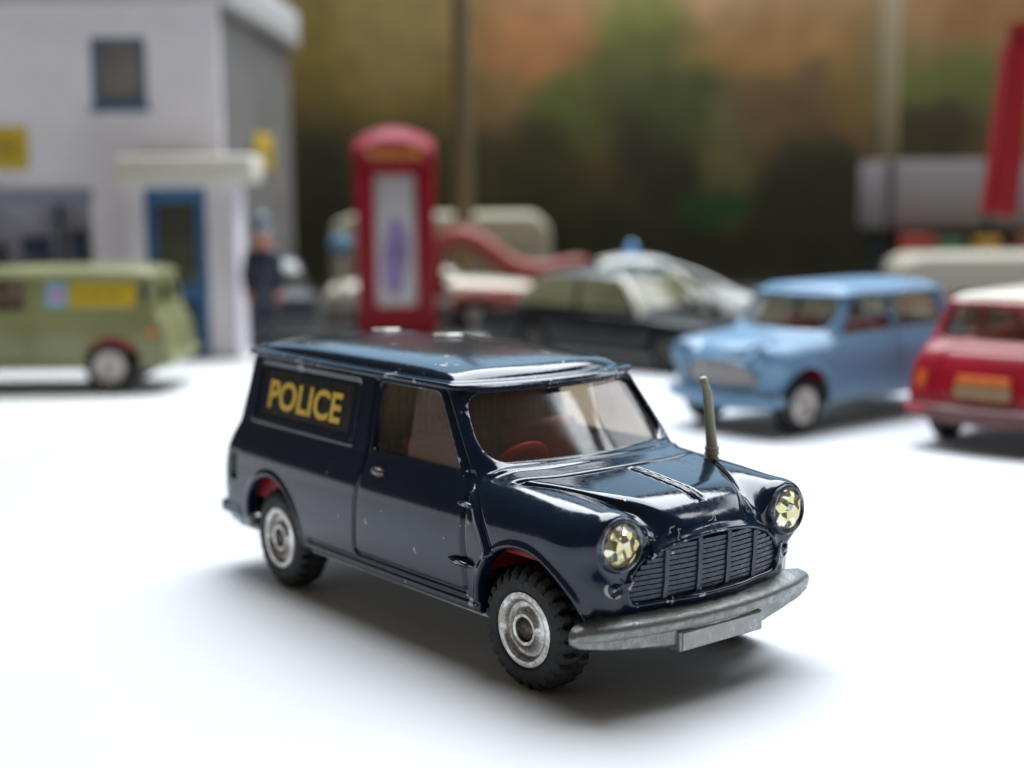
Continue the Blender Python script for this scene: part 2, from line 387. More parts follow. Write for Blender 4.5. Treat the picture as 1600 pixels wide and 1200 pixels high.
def van_shell(x, y, z):
    d, plan = van_outer(x, y, z)
    d0, _, _ = van_skin(x, y, z)
    s = smax(d, 6.4 - z, .35)
    s = smax(s, -(d0 + 1.15), .2)
    s = smax(s, -smax(ws_reg(y, z), np.abs(ws_front(x, y, z)) - 2.4, .2), .3)
    s = smax(s, -smax(sw_reg(x, z), 9 - y, .2), .3)
    s = smax(s, -smax(rw_reg(y, z), x + 58, .2), .3)
    for cx, cz, rr in ((.3, 7.45, 7.45), (-51.2, 7.4, 6.9)):
        s = smax(s, -smax(np.sqrt((x-cx)**2 + np.maximum(z-cz, 0)**2) - rr, 9.5 - y, .2), .25)
    return s

# ------------------------------------------------------------------ materials in use
MAT = {}
MAT['navy'] = enamel('navy_enamel', (.0030, .0110, .0270), 1.0, .12)
MAT['grille'] = enamel('paper_sheen_navy', (.012, .025, .052), .6, .34)  # body navy made lighter: the white paper's reflection put into the colour
MAT['bare'] = castmetal('bare_cast_metal', (.50, .49, .47), .38, (.16, .14, .11), .45)
MAT['bumper'] = castmetal('tarnished_cast_metal', (.30, .325, .335), .32, (.24, .24, .225), .6, .7, 80)
MAT['plate'] = castmetal('speckled_plate', (.80, .80, .80), .40, (.45, .45, .45), .2, .25, 60)
MAT['rim'] = castmetal('turned_alloy', (.88, .87, .86), .2, (.42, .39, .35), .6, .8, 40)
MAT['hub'] = castmetal('axle_end', (.24, .23, .21), .4, (.06, .05, .04), .6, .8, 60)
MAT['rubber'] = simple('black_rubber', (.012, .012, .012), .62, var=.35, scale=90, bump=.3)
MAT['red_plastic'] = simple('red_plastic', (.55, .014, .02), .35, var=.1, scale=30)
MAT['arch_shade_red'] = simple('shaded_red_plastic', (.22, .006, .010), .45, var=.1, scale=30)  # darker copy of the red moulding, wheel-arch shade put into its colour
MAT['steer'] = simple('steering_red', (.80, .025, .03), .35, var=.1)
MAT['dark_mesh'] = simple('dark_ribbed', (.50, .44, .34), .6, var=.35, scale=80)
MAT['glass'] = glass('smoky_glazing', (.55, .49, .40), .09, .06, (.40, .34, .27), 1.0)
MAT['pane_milky'] = glass('milky_glazing', (.75, .68, .63), .10, .42, (.33, .25, .21), 1.0)
MAT['black_decal'] = simple('black_transfer', (.010, .009, .008), .28, var=.2)
MAT['gold'] = simple('gold_print', (.74, .47, .06), .45, var=.14, scale=120)
MAT['aerial'] = simple('grey_green_plastic', (.36, .35, .25), .5, var=.1, scale=40)
MAT['lint'] = simple('lint', (.55, .50, .36), .8)
MAT['lamp_rim'] = castmetal('worn_lamp_rim', (.30, .33, .38), .3, (.03, .04, .06), .5, .6, 30)
def jewel_mat():
    m, t, b = nt('yellow_jewel')                  # foil-backed cut glass: every facet mirrors its own direction
    tc = t.nodes.new('ShaderNodeTexCoord'); v = nd(t, 'ShaderNodeTexVoronoi', Scale=135.0); lk(t, tc.outputs['Object'], v.inputs['Vector'])
    geo = t.nodes.new('ShaderNodeNewGeometry')
    o1 = t.nodes.new('ShaderNodeVectorMath'); o1.operation = 'SUBTRACT'; lk(t, v.outputs['Color'], o1.inputs[0]); o1.inputs[1].default_value = (.5, .5, .62)
    o2 = t.nodes.new('ShaderNodeVectorMath'); o2.operation = 'MULTIPLY_ADD'; lk(t, o1.outputs[0], o2.inputs[0]); o2.inputs[1].default_value = (1.1, 1.1, 1.1); lk(t, geo.outputs['Normal'], o2.inputs[2])
    o3 = t.nodes.new('ShaderNodeVectorMath'); o3.operation = 'NORMALIZE'; lk(t, o2.outputs[0], o3.inputs[0]); lk(t, o3.outputs[0], b.inputs['Normal'])
    sp = t.nodes.new('ShaderNodeSeparateColor'); lk(t, v.outputs['Color'], sp.inputs[0])
    lk(t, ramp(t, sp.outputs[1], [(0, (.55, .42, .12)), (.35, (.74, .68, .34)), (.6, (.90, .88, .66)), (.8, (.66, .66, .58)), (1, (.82, .70, .32))]).outputs[0], b.inputs['Base Color'])
    b.inputs['Metallic'].default_value = .8; b.inputs['Roughness'].default_value = .1; b.inputs['Coat Weight'].default_value = .5; b.inputs['Coat Roughness'].default_value = .03
    return m
MAT['jewel'] = jewel_mat()

# ------------------------------------------------------------------ setting: table, paper, backdrop
def paper_mat(name, c, amt=.02):
    m, t, b = nt(name)
    tc = t.nodes.new('ShaderNodeTexCoord'); n = nd(t, 'ShaderNodeTexNoise', Scale=1.6, Detail=6.0, Roughness=.6); lk(t, tc.outputs['Object'], n.inputs['Vector'])
    n2 = nd(t, 'ShaderNodeTexNoise', Scale=220.0, Detail=3.0); lk(t, tc.outputs['Object'], n2.inputs['Vector'])
    lk(t, ramp(t, n.outputs[0], [(.3, tuple(v*(1-amt*2) for v in c)), (.7, c)]).outputs[0], b.inputs['Base Color'])
    b.inputs['Roughness'].default_value = .75; b.inputs['Specular IOR Level'].default_value = .3
    bn = nd(t, 'ShaderNodeBump', Strength=.05, Distance=.002); lk(t, n2.outputs[0], bn.inputs['Height']); lk(t, bn.outputs[0], b.inputs['Normal'])
    return m
MAT['paper'] = paper_mat('white_paper', (.80, .81, .83)); MAT['board'] = paper_mat('grey_board', (.70, .70, .69))
tag(boxo('table', (-900, 900, -500, 1100, -12, -.35), MAT['board'], None, .5), kind='structure')
HERO_A = -51.9255

# ------------------------------------------------------------------ the police van
def wheel_parts(parent, cx, sy, zc, R_, rim_r, tread=True, steer=0.0, name='wheel', half=12.9, mats=('rubber', 'rim', 'hub')):
    """one wheel: Empty part > tyre, rim, hub_cap ; outer face towards sy"""
    e = bpy.data.objects.new(name, None); COL.objects.link(e); e.parent = parent; e.location = Vector((cx, sy*half, zc))*U
    e.rotation_euler = (0, 0, steer if sy < 0 else math.pi + steer); e.empty_display_size = .02
    wd = 1.75
    if tread:
        n = 26*6
        prof = [(rim_r*.97, -wd-.10), (rim_r+.35, -wd-.42), (R_*.80, -wd-.42), (R_-.45, -wd-.1), (R_-.05, -wd+.45), (R_-.05, -.42), (R_-.12, -.12), (R_-.12, .12), (R_-.05, .42), (R_-.05, wd-.45), (R_-.45, wd+.1), (R_*.80, wd+.42), (rim_r+.35, wd+.42), (rim_r*.9, wd)]
        def mod(i, j):
            k = j % 6
            if i in (4, 5): return -.62 if k in (0, 1) else (0.05 if k in (3, 4) else -.1)
            if i in (3,): return -.42 if k in (0, 1) else 0
            if i in (8, 9): return -.62 if k in (3, 4) else (0.05 if k in (0, 1) else -.1)
            if i in (10,): return -.42 if k in (3, 4) else 0
            return 0
        ty = lathe_mesh('tyre', prof, n, 'y', mod, angle=32)
    else:
        prof = [(rim_r*.95, -wd), (rim_r+.3, -wd-.35), (R_*.85, -wd-.3), (R_, -wd+.5), (R_, wd-.5), (R_*.85, wd+.3), (rim_r*.9, wd)]
        ty = lathe_mesh('tyre', prof, 40, 'y')
    link('tyre', ty, MAT[mats[0]], e)
    rim = lathe_mesh('rim', [(.02, -wd+.55), (1.25, -wd+.50), (1.30, -wd-.25), (1.62, -wd-.30), (1.85, -wd+.05), (2.5, -wd+.32), (2.85, -wd+.22), (2.95, -wd-.2), (3.35, -wd-.42), (rim_r, -wd-.32), (rim_r+.06, -wd+.2), (rim_r-.2, wd-.2), (.02, wd-.2)], 72, 'y', angle=50)
    rm = link('rim', rim, MAT[mats[1]], e)
    if R_ != 6.4: rm.scale = (R_/6.4,)*3
    link('hub_cap', lathe_mesh('hub_cap', [(.02, -wd-.30), (.55, -wd-.26), (1.0, -wd-.05), (1.26, -wd+.35), (1.26, -wd+.6)], 36, 'y'), MAT[mats[2]], e)
    return e

def van_meshes(h):
    V, Q, N = nets(van_shell, (-68, 0, 4.6), (13.5, 18.6, 33.2), h)
    C_ = V[Q].mean(1); x, y, z = C_[:, 0], np.abs(C_[:, 1]), C_[:, 2]
    NQ = N[Q].mean(1)
    d0, _, plan = van_skin(x, y, z)
    outer = d0 > -.75
    roof = outer & (z > 29.72) & (NQ[:, 2] > -.5)
    bonnet = outer & (x > -1.7-.016*y*y) & (y < Bw(x)+.15) & (z > 16.6) & (NQ[:, 2] + NQ[:, 0] > .2) & (x > -4.2)
    door_r = convex([(-30.9, 8.4), (-9.25, 8.4), (-9.25, 19.3), (-10.4, 20.7), (-17.3, 29.15), (-30.0, 29.15)], x, z, .1) < 0
    door = (d0 > -1.3) & door_r & (y > 11.5)
    rear = outer & (x < -61) & (y < 12.2) & (z > 9.7) & (z < 28) & (NQ[:, 0] < -.5)
    parts = {'roof': roof, 'bonnet': bonnet & ~roof}
    yy = C_[:, 1]
    parts['door'] = door & (yy < 0); parts['door.l'] = door & (yy > 0)
    parts['rear_door'] = rear & (yy < 0); parts['rear_door.l'] = rear & (yy >= 0)
    rest = ~(roof | bonnet | door | rear)
    parts['body'] = rest
    return {k: submesh(k.split('.')[0], V, Q, N, m) for k, m in parts.items()}
def sheet(name, skin, reg, us, vs, axis, lo, hi, off, grow):
    """smooth single sheet following a skin at depth off: over (y,z) seen from the front, or over (x,z) seen from the left side"""
    Ug, Vg = np.meshgrid(np.array(us, f32), np.array(vs, f32), indexing='ij'); t_ = np.linspace(lo, hi, 900).astype(f32)
    out = np.empty(Ug.shape)
    for i in range(Ug.shape[0]):
        T = np.broadcast_to(t_[:, None], (900, Ug.shape[1])); u_ = np.broadcast_to(Ug[i][None], T.shape); v_ = np.broadcast_to(Vg[i][None], T.shape)
        d_ = (skin(T, np.abs(u_), v_) if axis == 'x' else skin(u_, T, v_))[0] + off
        ins = d_ < 0; k = 899 - np.argmax(ins[::-1], 0); k = np.clip(k, 0, 898); c = np.arange(Ug.shape[1])
        a0, a1 = d_[k, c], d_[k+1, c]; out[i] = t_[k] + (t_[k+1]-t_[k])*np.clip(-a0/np.where(a1-a0 == 0, 1, a1-a0), 0, 1)
    Pn = np.stack([out, Ug, Vg], -1) if axis == 'x' else np.stack([Ug, out, Vg], -1)
    n, m_ = Ug.shape; I_ = np.arange(n*m_).reshape(n, m_)
    Q = np.stack([I_[:-1, :-1], I_[1:, :-1], I_[1:, 1:], I_[:-1, 1:]], -1).reshape(-1, 4)
    if axis == 'y': Q = Q[:, ::-1]
    P_ = Pn.reshape(-1, 3); c = P_[Q].mean(1); r_ = reg(np.abs(c[:, 1]), c[:, 2]) if axis == 'x' else reg(c[:, 0], c[:, 2])
    Q = Q[r_ < grow]; u, inv = np.unique(Q, return_inverse=True)
    return np_mesh(name, P_[u], inv.reshape(Q.shape))
def mirror_y(me):
    m2 = me.copy(); m2.transform(Matrix.Scale(-1, 4, (0, 1, 0))); m2.flip_normals(); return m2
VM = van_meshes(.2)
van = empty('police_van', (0, 0, 0), HERO_A)
tag(van, 'dark navy die-cast toy police van with gold POLICE lettering and yellow jewel headlights', 'toy van')
for k, me in VM.items(): link(k.split('.')[0], me, MAT['navy'], van)
link('windscreen', sheet('windscreen', lambda x, y, z: (smax(ws_front(x, y, z), y - Wside(z) + .00042*(x+27)**2, 1.9),), ws_reg, np.arange(-14.4, 14.5, .4), np.arange(20.4, 29.3, .35), 'x', -24, -2, .45, .55), MAT['glass'], van)
for (c0, c1, mt) in ((-29.9, -22.5, 'glass'), (-22.3, -10.5, 'pane_milky')):
    sm = sheet('side_window', lambda x, y, z: van_skin(x, y, z)[2:], sw_reg, np.linspace(c0, c1, 26), np.arange(20.2, 29.2, .35), 'y', 9, 18, .5, .55)
    link('side_window', sm, MAT[mt], van); link('side_window', mirror_y(sm), MAT[mt], van)
# underside and bumper
def base_plate(parent, rear_x=-63., ra=-50.):
    o_ = [(9, 9.5), (6.9, 9.5), (-7.1, 9.5), (-7.1, 14.6), (ra+6.2, 14.6), (ra+6.2, 9.5), (ra-7.6, 9.5), (ra-7.6, 14.6), (rear_x, 14.6)]
    ol = [(9.5, 9.5)] + o_[1:]; ol = ol + [(x, -y) for x, y in ol[::-1]]
    bm = bmesh.new(); f = bm.faces.new([bm.verts.new((x, y, 5.85)) for x, y in ol]); r_ = bmesh.ops.extrude_face_region(bm, geom=[f])
    for v in r_['geom']:
        if isinstance(v, bmesh.types.BMVert): v.co.z = 6.5
    return link('base_plate', bm_mesh('base_plate', bm), MAT['bumper'], parent)
base_plate(van)
def loft(name, rows, closed_rows=True, angle=40):
    V = [p for r_ in rows for p in r_]; n = len(rows[0]); F = []
    for i in range(len(rows)-1):
        for j in range(n): F.append((i*n+j, i*n+(j+1) % n, (i+1)*n+(j+1) % n, (i+1)*n+j))
    F.append(tuple(range(n-1, -1, -1))); F.append(tuple((len(rows)-1)*n+j for j in range(n)))
    bm = bmesh.new(); vs = [bm.verts.new(v) for v in V]
    for f in F: bm.faces.new([vs[i] for i in f])
    return bm_mesh(name, bm, angle=angle)
rows = []
for i in range(73):
    u_ = -1 + 2*i/72; yb = 17.1*math.sin(u_*math.pi/2*.985)/math.sin(math.pi/2*.985)
    xb = 12.9 - .0105*yb*yb - 5.5*max(0, abs(yb)/17.1 - .80)**1.5
    wob = .06*math.sin(i*1.7) + .05*math.sin(i*3.1)
    sec = [(-2.8, 9.5), (-1.5, 9.35), (-.45, 9.0), (-.06, 8.7), (.05, 8.35), (.03, 7.75), (-.1, 7.55), (-.5, 7.4), (-.55, 6.0), (-.8, 5.7), (-2.8, 5.65)]
    k = 1 - .38*(max(0, abs(yb)-13.0)/4.1)**1.5; dk = 1 - .55*min(1, max(0, abs(yb)-12.5)/4)
    lip = 1 - .5*min(1, max(0, (abs(yb)-6)/9)); sec = [(a_, b_ if b_ > 7.5 else 7.5-(7.5-b_)*lip) for a_, b_ in sec]
    es = math.sqrt(max(.03, 1 - max(0, (abs(yb)-16.0)/1.1)**2))
    rows.append([(xb + (-1.0 + (a_+1.0)*es)*dk + wob*.35, yb, 7.85 + (b_-7.85)*k*es + wob*.35) for a_, b_ in sec])
bp = link('bumper', loft('bumper', rows, angle=38), MAT['bumper'], van)
link('plate_mount', bm_mesh('plate_mount', box(10.2, 12.42, -5.95, 5.95, 5.2, 7.3, .15)), MAT['bumper'], van)
link('number_plate', bm_mesh('number_plate', box(12.3, 12.56, -5.6, 5.6, 5.35, 7.15, .08)), MAT['plate'], van)
# grille: slats and bars
g = bpy.data.objects.new('grille', None); COL.objects.link(g); g.parent = van; g.empty_display_size = .02
def nose_x(y, z): return float(NOSE(np.array([z]))[0]) - .0105*y*y
def gr_lim(z):
    ys = np.linspace(0, 12, 240); v = gr_reg(ys, np.full(240, z)); k = np.where(v < -.1)[0]
    return float(ys[k[-1]]) if len(k) else 0
bars = [-6.3, -2.05, 2.05, 6.3]
edges = [-12] + bars + [12]
zs = [10.75 + .53*i for i in range(10)]
rnd = random.Random(3)
for z0 in zs:
    lim = gr_lim(z0) - .1
    for a_, b_ in zip(edges[:-1], edges[1:]):
        y0, y1 = max(a_+.28, -lim), min(b_-.28, lim)
        if y1 - y0 < .5: continue
        V = []; F = []; n = 6
        for i in range(n+1):
            yy = y0 + (y1-y0)*i/n; xx = nose_x(yy, z0) - .55; zz = z0 + rnd.uniform(-.018, .018)
            V += [(xx-.3, yy, zz+.24), (xx+.40+rnd.uniform(-.015, .015), yy, zz+.21), (xx+.34, yy, zz-.20), (xx-.3, yy, zz-.24)]
        for i in range(n):
            for j in range(4): F.append((i*4+j, i*4+(j+1) % 4, (i+1)*4+(j+1) % 4, (i+1)*4+j))
        F += [(3, 2, 1, 0), tuple(n*4+j for j in range(4))]
        link('slat', py_mesh('slat', V, F), MAT['grille'], g)
for yb in bars:
    V = []; F = []; zt = 16.2 - .0155*yb*yb - 1.1e-4*yb**4; n = 6
    for i in range(n+1):
        zz = 10.4 + (zt-10.4)*i/n; xx = nose_x(yb, zz) - .5; q = rnd.uniform(-.06, .06)
        V += [(xx-.3, yb-.36+q, zz), (xx+.52, yb-.28+q, zz), (xx+.52, yb+.28+q, zz), (xx-.3, yb+.36+q, zz)]
    for i in range(n):
        for j in range(4): F.append((i*4+j, i*4+(j+1) % 4, (i+1)*4+(j+1) % 4, (i+1)*4+j))
    F += [(3, 2, 1, 0), tuple(n*4+j for j in range(4))]
    link('grille_bar', py_mesh('grille_bar', V, F), MAT['grille'], g)
# headlights: faceted yellow jewels in thin rims, round side lamps below
def jewel_bm():
    bm = bmesh.new(); rg = []
    rq = random.Random(11)
    spec = [(2.28, -.15, 18, 0), (2.2, .15, 18, .5), (1.85, .50, 11, .25), (1.25, .82, 8, .6), (.55, 1.0, 5, .2)]
    for r_, a_, n, ph in spec:
        for j in range(n):
            t_ = 2*math.pi*(j+ph+rq.uniform(-.18, .18))/n; q_ = r_*(1 + (rq.uniform(-.05, .05) if r_ < 2 else 0)); bm.verts.new((a_ + (rq.uniform(-.05, .05) if r_ < 2 else 0), q_*math.cos(t_), q_*math.sin(t_)))
    bmesh.ops.convex_hull(bm, input=bm.verts[:])
    return bm
jme = bm_mesh('jewel', jewel_bm())
rme = lathe_mesh('headlight_rim', [(2.2, -.5), (2.22, .22), (2.38, .42), (2.62, .34), (2.78, .0), (2.8, -.6)], 48, 'x')
for s in (-1, 1):
    hl = bpy.data.objects.new('headlight', None); COL.objects.link(hl); hl.parent = van; hl.location = Vector((10.25, s*11.9, 16.6))*U; hl.rotation_euler = (0, R(-3), R(3*s)); hl.empty_display_size = .02
    j = link('jewel', jme, MAT['jewel'], hl); j.rotation_euler = (.3*s, 0, 0)
    link('rim', rme, MAT['lamp_rim'], hl)
    sl = link('side_lamp', lathe_mesh('side_lamp', [(1.15, -.6), (1.1, .05), (.85, .12), (.8, -.02), (.62, .02), (.4, .3), (.02, .42)], 28, 'x'), MAT['navy'], van)
    sl.location = Vector((nose_x(12.1, 12.3) - .0, s*12.1, 12.3))*U; sl.rotation_euler = (0, 0, R(18*s))
# wheels
for cx in (0, -50):
    for s in (-1, 1):
        wheel_parts(van, cx - .4, s, 6.4, 6.4, 3.85, True, R(4) if cx == 0 else R(-1), half=13.4)
link('axle', tube_mesh('axle', [(-.4, -13, 6.4), (-.4, 13, 6.4)], .6), MAT['hub'], van); link('axle', tube_mesh('axle', [(-50.4, -13, 6.4), (-50.4, 13, 6.4)], .6), MAT['hub'], van)
# door furniture
def pad(name, x, z, L, H, T, mat, tilt=0):
    for s in (-1, 1):
        bm = bmesh.new(); bmesh.ops.create_uvsphere(bm, u_segments=20, v_segments=12, radius=1)
        for v in bm.verts: v.co = Vector((v.co.x*L/2, v.co.y*T, v.co.z*H/2 + (.12*v.co.y*s)))
        o = link(name, bm_mesh(name, bm, smooth=True), mat, van); yy = float(Wside(np.array([z]))[0]) - .00042*(x+27)**2
        o.location = Vector((x, s*(yy), z))*U; o.rotation_euler = (0, tilt, 0)
pad('door_handle', -26.3, 18.7, 2.5, 1.2, .7, MAT['hub'], R(4))
pad('hinge', -9.0, 17.9, 3.0, .85, .8, MAT['navy'], R(3)); pad('hinge', -9.7, 11.7, 4.2, .9, .9, MAT['navy'], R(3))
# POLICE decal in the recessed panel, both sides
def side_y(x, z):
    v = np.linspace(10, 18, 1600).astype(f32); f_ = van_outer(np.full(1600, x, f32), v, np.full(1600, z, f32))[0]
    return float(np.interp(0, f_, v))
pl = [(-57.2, 21.7), (-34.2, 21.7), (-34.2, 27.8), (-57.2, 27.8)]
yz = lambda x, z: side_y(x, z)
tm = text_mesh('lettering', 'POLICE', 1.0, .026)
co = np.array([v.co[:] for v in tm.vertices]); mn, mx = co.min(0), co.max(0)
for s in (-1, 1):
    V = []; F = []; nx, nz = 24, 6
    for i in range(nx+1):
        for k in range(nz+1):
            xx = -55.9 + 20.9*i/nx; zz = 21.95 + 5.5*k/nz; V.append((xx, s*(side_y(xx, zz)+.03), zz))
    for i in range(nx):
        for k in range(nz):
            q = (i*(nz+1)+k, (i+1)*(nz+1)+k, (i+1)*(nz+1)+k+1, i*(nz+1)+k+1); F.append(q if s < 0 else q[::-1])
    dc = link('decal', py_mesh('decal', V, F, True), MAT['black_decal'], van)
    me = tm.copy()
    for v, c in zip(me.vertices, co):
        u_ = (c[0]-mn[0])/(mx[0]-mn[0]); w_ = (c[1]-mn[1])/(mx[1]-mn[1])
        xx = (-55.3 + 18.2*u_) if s < 0 else (-37.1 - 18.2*u_); zz = 22.65 + 3.65*w_
        v.co = Vector((xx, s*(side_y(xx, zz)+.075), zz))*U
    o = link('lettering', me, MAT['gold'], van); o['label'] = 'gold POLICE lettering on the recessed side panel'
# roof studs, aerial
for x, y in ((-54.6, 4.2), (-42.0, 5.6)):
    rz = 31.5 - 1.0*(y/12.3)**4 - .7*((x+38)/23.)**4
    for k in (-1, 1):
        bm = box(-2.0, 2.0, -.5, .5, -.5, .34, .25, 3)
        o = link('roof_stud', bm_mesh('roof_stud', bm, smooth=True), MAT['bare'], van); o.location = Vector((x - .52*k, y + k*.41, rz))*U; o.rotation_euler = (0, 0, R(52))
pts = [(-.75, 12, 19.6), (-.75, 12, 20.4), (-.75, 11.98, 20.9), (-.72, 11.95, 21.4), (-.72, 11.9, 22.0), (-.75, 11.75, 23.2), (-.75, 11.5, 25.5), (-.75, 11.15, 28.0), (-.75, 10.98, 28.4), (-.75, 10.8, 28.8), (-.75, 10.45, 29.7)]
a_ = link('aerial', tube_mesh('aerial', pts, [.75, .8, .66, .78, .66, .58, .56, .54, .48, .46, .42], 14), MAT['aerial'], van)
for z0 in (20.5, 21.1, 21.7):
    link('ferrule_ring', lathe_mesh('ferrule_ring', [(.5, z0-.2), (.84, z0-.12), (.84, z0+.12), (.5, z0+.2)], 18, 'z'), MAT['aerial'], a_).location = Vector((-.74, 11.95, 0))*U
# interior
intr = boxo('interior', (-60, -8, -14.6, 14.6, 10.6, 14.6), MAT['arch_shade_red'], van, .4)
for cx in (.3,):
    link('inner_arch', bm_mesh('inner_arch', box(-8, 6, -14.3, 14.3, 13.4, 14.7, .3)), MAT['arch_shade_red'], van)
for s in (-1, 1):
    seat = link('seat', bm_mesh('seat', box(-25.5, -16.5, s*7-5.6, s*7+5.6, 14.5, 17.0, 1.0, 3), smooth=True), MAT['red_plastic'], van)
    bm = box(-26.5, -24.0, s*7-5.7, s*7+5.7, 15, 22.6, 1.1, 3)
    link('seat_back', bm_mesh('seat_back', bm, smooth=True), MAT['red_plastic'], van).rotation_euler = (0, R(0), 0)
sw = link('steering_wheel', bm_mesh('x', box(-.1, .1, -.1, .1, -.1, .1)), MAT['steer'], van)
V = []; F = []
for i in range(36):
    for j in range(10):
        t1, t2 = 2*math.pi*i/36, 2*math.pi*j/10; V.append(((3.3 + .5*math.cos(t2))*math.cos(t1), (3.3 + .5*math.cos(t2))*math.sin(t1), .5*math.sin(t2)))
for i in range(36):
    for j in range(10): F.append((i*10+j, ((i+1) % 36)*10+j, ((i+1) % 36)*10+(j+1) % 10, i*10+(j+1) % 10))
me = py_mesh('steering_wheel', V, F, True); me.materials.append(MAT['steer']); sw.data = me
sw.location = Vector((-12.6, -6.2, 20.2))*U; sw.rotation_euler = (0, R(-52), 0)
link('steering_column', tube_mesh('steering_column', [(-12.6, -6.2, 20.2), (-7.0, -6.2, 16.0)], .55), MAT['steer'], van)
link('dashboard', bm_mesh('dashboard', box(-10.2, -6.5, -13.2, 13.2, 14.5, 19.9, .8, 3), smooth=True), MAT['red_plastic'], van)
part = bpy.data.objects.new('partition', None); COL.objects.link(part); part.parent = van
link('panel', bm_mesh('panel', box(-31.2, -30.4, -12, 12, 14.5, 28.3)), MAT['dark_mesh'], part)
rib = bm_mesh('rib', box(-30.45, -30.05, -.22, .22, 14.6, 28.2, .1))
for i in range(25): link('rib', rib, MAT['dark_mesh'], part).location = Vector((0, -11.5 + i*.96, 0))*U
# lint caught on the bonnet edge
for k, (x, y, z, col) in enumerate(((10.9, -6.2, 16.9, 0), (11.6, -1.3, 17.6, 1), (10.7, -5.4, 16.2, 2))):
    rr = random.Random(k+4); p = Vector((x, y, z)); pts = []
    dv = Vector((.2, .5, .3 if k != 1 else -.1))
    for i in range(9):
        pts.append(tuple(p)); dv = (dv + Vector((rr.uniform(-.3, .3), rr.uniform(-.5, .5), rr.uniform(-.5, .5)))).normalized()*.28; p = p + dv; p.x = max(p.x, nose_x(p.y, p.z) + .35)
    o = link('lint_fibre', tube_mesh('lint_fibre', pts, .03, 5), MAT['lint']); o.rotation_euler = (0, 0, R(HERO_A))
    tag(o, ('pale curled lint fibre caught beside the headlight of the navy van', 'thin lint fibre caught on the middle of the navy van bonnet', 'short lint fibre above the grille corner of the navy van')[k], 'lint fibre')

# ------------------------------------------------------------------ sheets under the toys
tag(boxo('paper_sheet', (-102, 700, -400, 330, -.3, 0), MAT['paper'], None, .05), kind='structure').rotation_euler = (0, 0, R(0))
bpy.data.objects['paper_sheet'].data.transform(Matrix.Identity(4))
# the sheet's left edge runs askew: shear it in plan
for v in bpy.data.objects['paper_sheet'].data.vertices:
    if v.co.x < 0: v.co.x = (-112.4 + (v.co.y/U - 124.1)*.387)*U if v.co.y > 0 else (-112.4 - 524.1*.387)*U
MAT['mat'] = simple('dark_mat', (.035, .033, .028), .85, var=.3, scale=8)
tag(boxo('ground_mat', (-420, 420, 331, 559, -.3, .0), MAT['mat'], None, .05), kind='structure')

# ------------------------------------------------------------------ more toy castings
def glassy(name, tint): return glass(name, tint, .06, .03, (.35, .32, .28), 1.0)
MAT['glass2'] = glassy('clear_glazing', (.95, .94, .88))
MAT['lime'] = enamel('lime_enamel', (.215, .22, .095), .3, .3); MAT['skyblue'] = enamel('sky_blue_enamel', (.14, .27, .42), .3, .28)
MAT['cherry'] = enamel('cherry_enamel', (.36, .003, .018), .3, .3); MAT['cream'] = simple('cream_enamel', (.78, .74, .62), .3, coat=.3)
MAT['black'] = simple('black_enamel', (.004, .004, .006), .22, spec=.35); MAT['white_enamel'] = simple('white_enamel', (.66, .67, .64), .3, coat=.3)
MAT['brick'] = simple('brick_red_enamel', (.24, .04, .02), .5); MAT['dkgrey'] = simple('dark_grey_enamel', (.025, .03, .035), .3, spec=.4)
MAT['chrome'] = castmetal('bright_trim', (.75, .75, .74), .22, (.4, .4, .4), .3, .9)
MAT['yellow'] = simple('yellow_label', (.52, .36, .012), .6, var=.06); MAT['olive'] = simple('dark_olive_print', (.36, .26, .02), .5)
MAT['cyan'] = simple('pale_blue_label', (.22, .42, .58), .5); MAT['pinkred'] = simple('pink_red_print', (.70, .08, .14), .5)
MAT['orange'] = simple('orange_lamp', (.70, .16, .02), .3); MAT['steel_rim'] = simple('spun_rim', (.62, .58, .56), .35, metal=.4, scale=40)
MAT['roof_sheen'] = simple('black_roof_sheen', (.12, .125, .13), .25, coat=.3)  # grey for the black saloon's roof: its pale reflection painted in
MAT['olive_glass'] = simple('olive_tinted_glass', (.19, .18, .10), .15, coat=.5, var=.4, scale=6)
MAT['dark_glass'] = simple('dark_glass', (.05, .05, .04), .12, coat=.5)

# green van: the same casting facing the other way
gv = empty('green_van', (-164.5, 224.5, 0), 180)
tag(gv, 'lime green die-cast toy van with a yellow side label', 'toy van')
VM2 = {}
for k, me in VM.items():
    m2 = me.copy(); m2.materials.clear(); link(k.split('.')[0], m2, MAT['lime'], gv)
for nm in [o for o in van.children if o.name.split('.')[0] in ('windscreen', 'side_window', 'interior', 'inner_arch', 'seat', 'seat_back', 'dashboard', 'base_plate', 'bumper')]:
    c = nm.copy(); COL.objects.link(c); c.parent = gv
for cx in (0.2, -50):
    for sgn in (-1, 1): wheel_parts(gv, cx, sgn, 6.4, 6.4, 3.85, False, 0, mats=('rubber', 'steel_rim', 'steel_rim'))
def side_patch(name, x0, x1, z0, z1, off, mat, parent, sgn, ex=0.0):
    V = []; F = []; n = 8
    for i in range(n+1):
        for k in range(3):
            xx = x0 + (x1-x0)*i/n; zz = z0 + (z1-z0)*k/2; V.append((xx, sgn*(side_y(xx, zz)+off), zz))
    for i in range(n):
        for k in range(2):
            q = (i*3+k, (i+1)*3+k, (i+1)*3+k+1, i*3+k+1); F.append(q if sgn < 0 else q[::-1])
    return link(name, py_mesh(name, V, F, True), mat, parent)
lb = side_patch('side_label', -57.0, -40.3, 21.7, 27.6, .05, MAT['yellow'], gv, 1)
for (x0, x1) in ((-44.5, -41.6), (-48.8, -45.1), (-53.2, -49.6)): side_patch('print_mark', x0, x1, 23.6, 25.4, .09, MAT['olive'], lb, 1)
